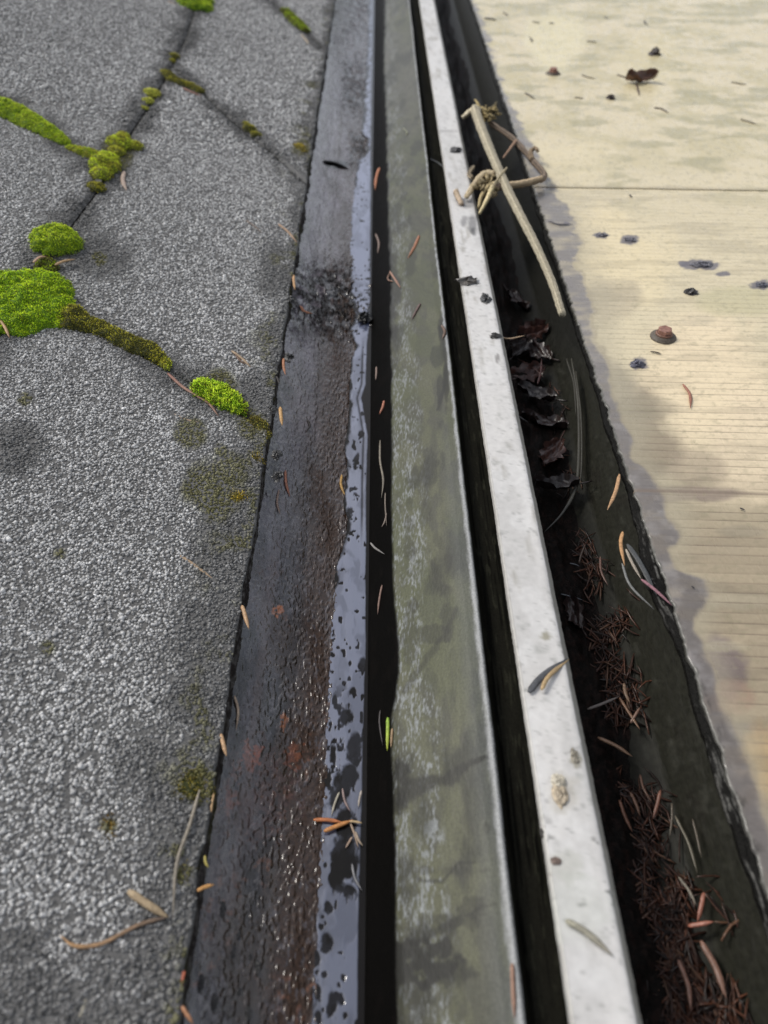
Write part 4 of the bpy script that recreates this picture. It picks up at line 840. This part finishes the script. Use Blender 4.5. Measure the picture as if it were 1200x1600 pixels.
# ------------------------------------------------------------------ leaves
def leaf(P0, size, rot, c, label, name='dead_leaf', curl=.5, seed=0, m=None, tilt=0, asp=.55, lobes=4):
    r = np.random.default_rng(200+seed); nu, nv = 15, 9; V = []
    for i in range(nu):
        u = i/(nu-1); wd = asp*size*math.sin(math.pi*min(u*.93+.04, 1))**.7*(1+.22*math.sin(u*lobes*6.28))
        for j in range(nv):
            v = j/(nv-1)*2-1; cu = curl*size*(v*v*.5+(u-.5)**2*.8)+.06*size*math.sin(v*7+u*9)
            V.append(((u-.5)*size, v*wd*.5*(1-.35*curl), cu+r.uniform(-.02, .02)*size))
    F = []
    for i in range(nu-1):
        for j in range(nv-1): a = i*nv+j; F.append((a, a+nv, a+nv+1, a+1))
    V = np.array(V); n0 = len(V); V2 = V.copy(); V2[:, 2] -= .0003; F2 = [tuple(n0+k for k in f[::-1]) for f in F]
    ca, sa = math.cos(rot), math.sin(rot); ct, st_ = math.cos(tilt), math.sin(tilt)
    Va = np.vstack([V, V2]); Va = np.stack([Va[:,0], Va[:,1]*ct-Va[:,2]*st_, Va[:,1]*st_+Va[:,2]*ct], -1)
    Va = np.stack([Va[:,0]*ca-Va[:,1]*sa, Va[:,0]*sa+Va[:,1]*ca, Va[:,2]], -1)+np.array(P0)
    cc = np.array(c)[None]*r.uniform(.6, 1.35, (len(Va), 1))
    st2 = smooth_path([Va[nv//2], Va[nv//2]-np.array([ca, sa, -.3])*size*.3], 4); TV, TF = tube(st2, [size*.02]*len(st2), 5)
    b = len(Va); Fall = F+F2+[tuple(b+k for k in f) for f in TF]
    o = mesh_obj(name, np.vstack([Va, TV]), Fall, m or M_wetorg, None, col=np.vstack([cc, np.tile([c], (len(TV), 1))])); recentre(o)
    o.location.z += 0; tag(o, label, 'leaf', 'dead leaves'); return o
leaf(hit(1000,124,'panel',.003), .038, .12, (.12,.065,.045), 'curled brown dead leaf on the upper cream sheet', curl=.42, seed=1, asp=.42, tilt=.5, lobes=2.6)
N([(994,130),(997,140),(999,150)], 'panel', 4, (.12,.07,.05), 'thin stem hanging from the curled leaf on the sheet')
LV = [(808,470,.03,'wet black-brown leaf highest in the dark gutter beside the bar'),(830,520,.034,'reddish wet leaf at the pile below the jutting needle'),(812,545,.03,'wine-dark leaf against the bar'),(842,550,.028,'folded red-brown leaf on top of the leaf pile'),(820,585,.034,'dark purple-brown leaf in the middle of the leaf pile'),(838,615,.03,'limp dark leaf under the pile'),(850,660,.034,'broad dark leaf lower in the gutter'),(862,710,.03,'narrow black leaf beside the bar'),(870,760,.028,'lowest dark leaf before the needle litter'),(900,960,.022,'small dark leaf in the needle litter')]
for i, (x, y, s, lab) in enumerate(LV):
    leaf(hit(x, y, 'trough', .006+.004*(i % 3)), s, random.uniform(0, 6), [(.030,.019,.017),(.052,.025,.020),(.020,.015,.014)][i % 3], lab, curl=random.uniform(.1, .35), seed=5+i, tilt=random.uniform(-.5, .5))
# ------------------------------------------------------------------ twig
tw = tag(empty('dead_twig', hit(795,300,'bar',.004).tolist()), 'bleached dry twig with frayed knots bridging the bar and the cream sheet', 'twig')
def tpart(name, pts, w0, w1, c, sides=9, rough=.12, n=7):
    P = [hit(x, y, 'level', l) for (x, y, l) in pts]; path = smooth_path(P, n); k = len(path); t = np.linspace(0, 1, k); q = pxsize(P[0])
    rr = np.random.default_rng(len(pts)*7+int(w0*3)); rad = (w0+(w1-w0)*t)*.5*q*(1+rr.uniform(-rough, rough, k))
    V, F = tube(path, rad, sides); V = np.array(V); V += rr.normal(0, .00008, V.shape)
    sf = rr.uniform(.84, 1.12, sides); ctr = np.repeat(path, sides, 0); V = ctr+(V-ctr)*np.tile(sf, k)[:, None]
    cc = np.array(c)[None]*(np.tile(rr.choice([.25,.6,1.0,1.2], sides), k)*rr.uniform(.8, 1.15, len(V)))[:, None]; o = mesh_obj(name, V, F, M_wood, None, col=cc); keep(o, tw); return o
W1 = (.38,.32,.21); W2 = (.20,.15,.11)
# heights are above the bar's plane (the sheet lies just below it)
tpart('stem', [(742,171,.012),(752,200,.013),(768,240,.013),(790,290,.011),(815,340,.007),(838,385,.003),(862,440,-.0005),(879,492,-.003)], 14, 7.5, (.35,.31,.225), 18, .045, 16)
tpart('side_shoot', [(766,192,.006),(800,215,.003),(822,238,.003),(834,252,.003),(848,268,.004),(850,277,.004),(840,281,.005),(815,287,.006),(795,290,.008),(775,292,.009)], 8, 10, W2)
tpart('side_shoot', [(846,279,.005),(820,286,.007),(792,290,.009)], 9, 11, (.50,.38,.24))
tpart('side_shoot', [(832,250,.004),(829,238,.006),(836,231,.008),(840,236,.009)], 8, 5, (.22,.16,.10))
tpart('side_shoot', [(772,272,.010),(756,272,.010),(744,284,.008),(731,304,.005),(728,309,.003)], 11, 8, (.52,.42,.27))
tpart('side_shoot', [(712,298,.006),(716,308,.003),(722,320,.001)], 9, 8, (.36,.28,.20))
tpart('side_shoot', [(750,173,.012),(737,173,.010),(728,180,.008),(723,184,.006)], 11, 7, (.48,.42,.30))
tpart('splinter', [(792,262,.017),(778,280,.014),(762,304,.008)], 3, 4, (.62,.52,.33))
tpart('splinter', [(770,292,.010),(760,314,.006),(749,334,.001)], 9, 5, (.50,.42,.24))
tpart('splinter', [(765,290,.008),(752,308,.004),(748,325,.000)], 8, 5, (.40,.32,.17))
tpart('splinter', [(806,220,.005),(797,232,.002),(786,247,-.003)], 4, 3, (.34,.22,.15))
tpart('splinter', [(739,262,.001),(733,272,.002),(738,278,.003)], 7, 5, (.45,.36,.24))
def frays(cx, cy, l, n, sp, c, seed):
    r = random.Random(seed)
    for i in range(n):
        x, y = cx+r.uniform(-sp, sp), cy+r.uniform(-sp, sp)*.8; a = r.uniform(0, 6.28); s = r.uniform(5, 14)
        tpart('fray', [(x, y, l+r.uniform(-.004, .003)), (x+math.cos(a)*s*.5+1, y+math.sin(a)*s*.5, l+r.uniform(-.002, .003)), (x+math.cos(a)*s, y+math.sin(a)*s, l+r.uniform(-.004, .002))], r.uniform(4, 9), 2.5, np.array(c)*r.uniform(.6, 1.2), 6, .3, 3)
frays(762,178,.010,20,14,(.40,.31,.14), 3); frays(760,284,.007,26,15,(.40,.32,.18), 4); frays(770,300,.006,8,8,(.42,.34,.2), 6)
# ------------------------------------------------------------------ litter in the dark gutter
def litter():
    r = np.random.default_rng(5); VV = []; FF = []; CC = []; b = 0; n = 0
    spine = [(560,850,14,.25),(700,870,16,.3),(800,905,14,.3),(880,925,18,.5),(960,950,26,.9),(1040,955,26,1),(1120,955,32,1),(1200,970,36,1),(1280,985,34,1),(1340,1000,30,.9),(1440,1040,60,1),(1520,1060,80,1),(1600,1070,90,1),(1680,1080,90,1)]
    ys = np.array([s[0] for s in spine])
    while n < 2000:
        y = r.uniform(600, 1690); wq = np.interp(y, ys, [s[3] for s in spine])
        if r.uniform() > wq*np.interp(y, [600,1000,1350,1420,1690], [.25,.28,.40,1,1]): continue
        x = np.interp(y, ys, [s[1] for s in spine])+r.normal(0, 1)*np.interp(y, ys, [s[2] for s in spine])*.75
        p = hit(x, y, 'trough', r.uniform(.0003, .0040))
        if vn(np.array(p[0]*90), np.array(p[1]*60), 4) < .42: continue
        if p[0] < .092 or p[0] > .152: continue
        a = r.normal(math.pi/2, .75); l = r.uniform(.006, .019); d = np.array([math.cos(a), math.sin(a), r.normal(0, .05)])*l
        sd_ = np.array([-math.sin(a), math.cos(a), 0])*l*r.normal(0, .06)
        P = smooth_path([p-d/2, p+sd_, p+d/2], 2); w_ = r.uniform(.00028, .00070)
        V, F = tube(P, w_*np.array([.6,1,1,1,.25])[:len(P)], 4, .5); VV += V; FF += [tuple(b+k for k in f) for f in F]; b += len(V)
        c = np.array([[.045,.021,.014],[.085,.035,.020],[.022,.014,.011],[.12,.065,.040]][r.choice(4, p=[.45,.25,.22,.08])])*r.uniform(.6, 1.2); CC += [c]*len(V); n += 1
    o = mesh_obj('needle_litter', VV, FF, M_wetorg, None, col=np.array(CC)); tag(o, kind='stuff'); o['label'] = 'drift of countless brown needles in the dark gutter'; o['category'] = 'needle litter'
litter()
def muck():
    Y = rows(step=5, D=.36); X = np.linspace(.0885, .1500, 60); XX, YY = np.meshgrid(X, Y, indexing='ij')
    n = fbm(XX*130, YY*90, 55, 5); n2_ = fbm(XX*500, YY*400, 56, 3)
    w_ = sst(.135, .095, XX+.03*(fbm(XX*10, YY*12, 57, 3)-.5)); Z = z_trough(XX)-.002+(.004+.013*n)*w_+.002*n2_*w_
    P = np.stack([XX, YY, Z], -1); col = np.ones(P.shape)*np.array([.008,.0065,.0055]); col = blend(col, [.018,.011,.009], sst(.5, .7, n2_))
    o = mesh_obj('wet_leaf_mould', P.reshape(-1, 3), grid_faces(*XX.shape), M_muck, None, col=col.reshape(-1, 3)); tag(o, kind='stuff'); o['label'] = 'black leaf mould silting the dark gutter'; o['category'] = 'mud'
muck()
TN = [((918,1108),(968,1088),(.26,.20,.16),'grey-brown needle lying level in the dark gutter left of the needle drift',6),((934,1152),(988,1182),(.40,.22,.12),'longest tan needle across the needle drift',8),((975,1068),(984,1098),(.36,.22,.13),'short tan needle upright at the right of the drift',7),((968,1090),(1000,1140),(.34,.18,.10),'bent brown needle beside the short tan one',6),
 ((1000,1210),(1020,1255),(.20,.10,.06),'brown needle on the olive floor beside the lower drift',5),((1050,1255),(1046,1310),(.16,.12,.08),'thin dull needle alone on the olive floor',4),((1055,1275),(1090,1365),(.22,.18,.12),'long grey needle on the olive floor',5),((1082,1280),(1096,1340),(.17,.13,.09),'faint needle right of the long grey one',4),
 ((1060,1370),(1088,1415),(.30,.24,.17),'pale short needle above the bottom heap',6),((968,1250),(988,1300),(.30,.13,.07),'reddish needle leaning on the bar side of the drift',7),((985,1238),(1000,1275),(.28,.14,.08),'reddish needle parallel to its neighbour in the drift',7),((1032,1235),(1020,1280),(.30,.13,.08),'red needle leaning left at the drift edge',7),
 ((1100,1395),(1090,1440),(.42,.16,.10),'red-brown needle on top of the bottom heap',9),((1075,1447),(1115,1440),(.55,.20,.12),'bright orange-red needle lying level on the bottom heap',9),((1095,1470),(1135,1560),(.34,.18,.12),'broad brown needle at the right of the bottom heap',11),((1060,1500),(1080,1580),(.30,.15,.10),'brown needle in the middle of the bottom heap',10),
 ((985,1130),(1000,1105),(.3,.16,.1),'small brown needle above the longest tan one',6),((905,880),(915,850),(.10,.06,.04),'dim needle at the leaf pile end',5),((938,870),(950,915),(.20,.11,.08),'lone brown needle at the head of the needle drift',5),((790,640),(826,660),(.2,.18,.16),'grey stem beside the bar in the leaf pile',3),((876,928),(912,938),(.2,.2,.2),'pale root thread near the head of the drift',2.5),((890,880),(906,885),(.18,.18,.18),'wiry pale thread in the black mould',2.5),
 ((808,560),(850,590),(.16,.08,.06),'thin red stem across the leaf pile',3),((840,600),(846,560),(.14,.06,.05),'dark red stem upright in the leaf pile',5)]
for (a, b, c, lab, w_) in TN:
    N([a, b], 'trough', w_, c, lab, lift=.010, group='needles in the dark gutter', m=M_wetorg)
for pts, lab, w_ in [([(893,560),(903,620),(905,700),(900,760),(880,800),(850,832)],'long curved dry grass blade arching through the dark gutter',5),([(900,580),(908,650),(909,720),(906,760)],'second grass blade alongside the long curved one',3),([(885,560),(897,600),(900,650)],'short grass blade above the curved ones',3)]:
    N(pts, 'trough', w_, (.085,.075,.055), lab, lift=.012, name='grass_blade', cat='grass', group='dry grass blades in the dark gutter', m=M_wetorg, flat=.3)
print('done', len(bpy.data.objects), sum(len(o.data.polygons) for o in bpy.data.objects if o.type == 'MESH'))
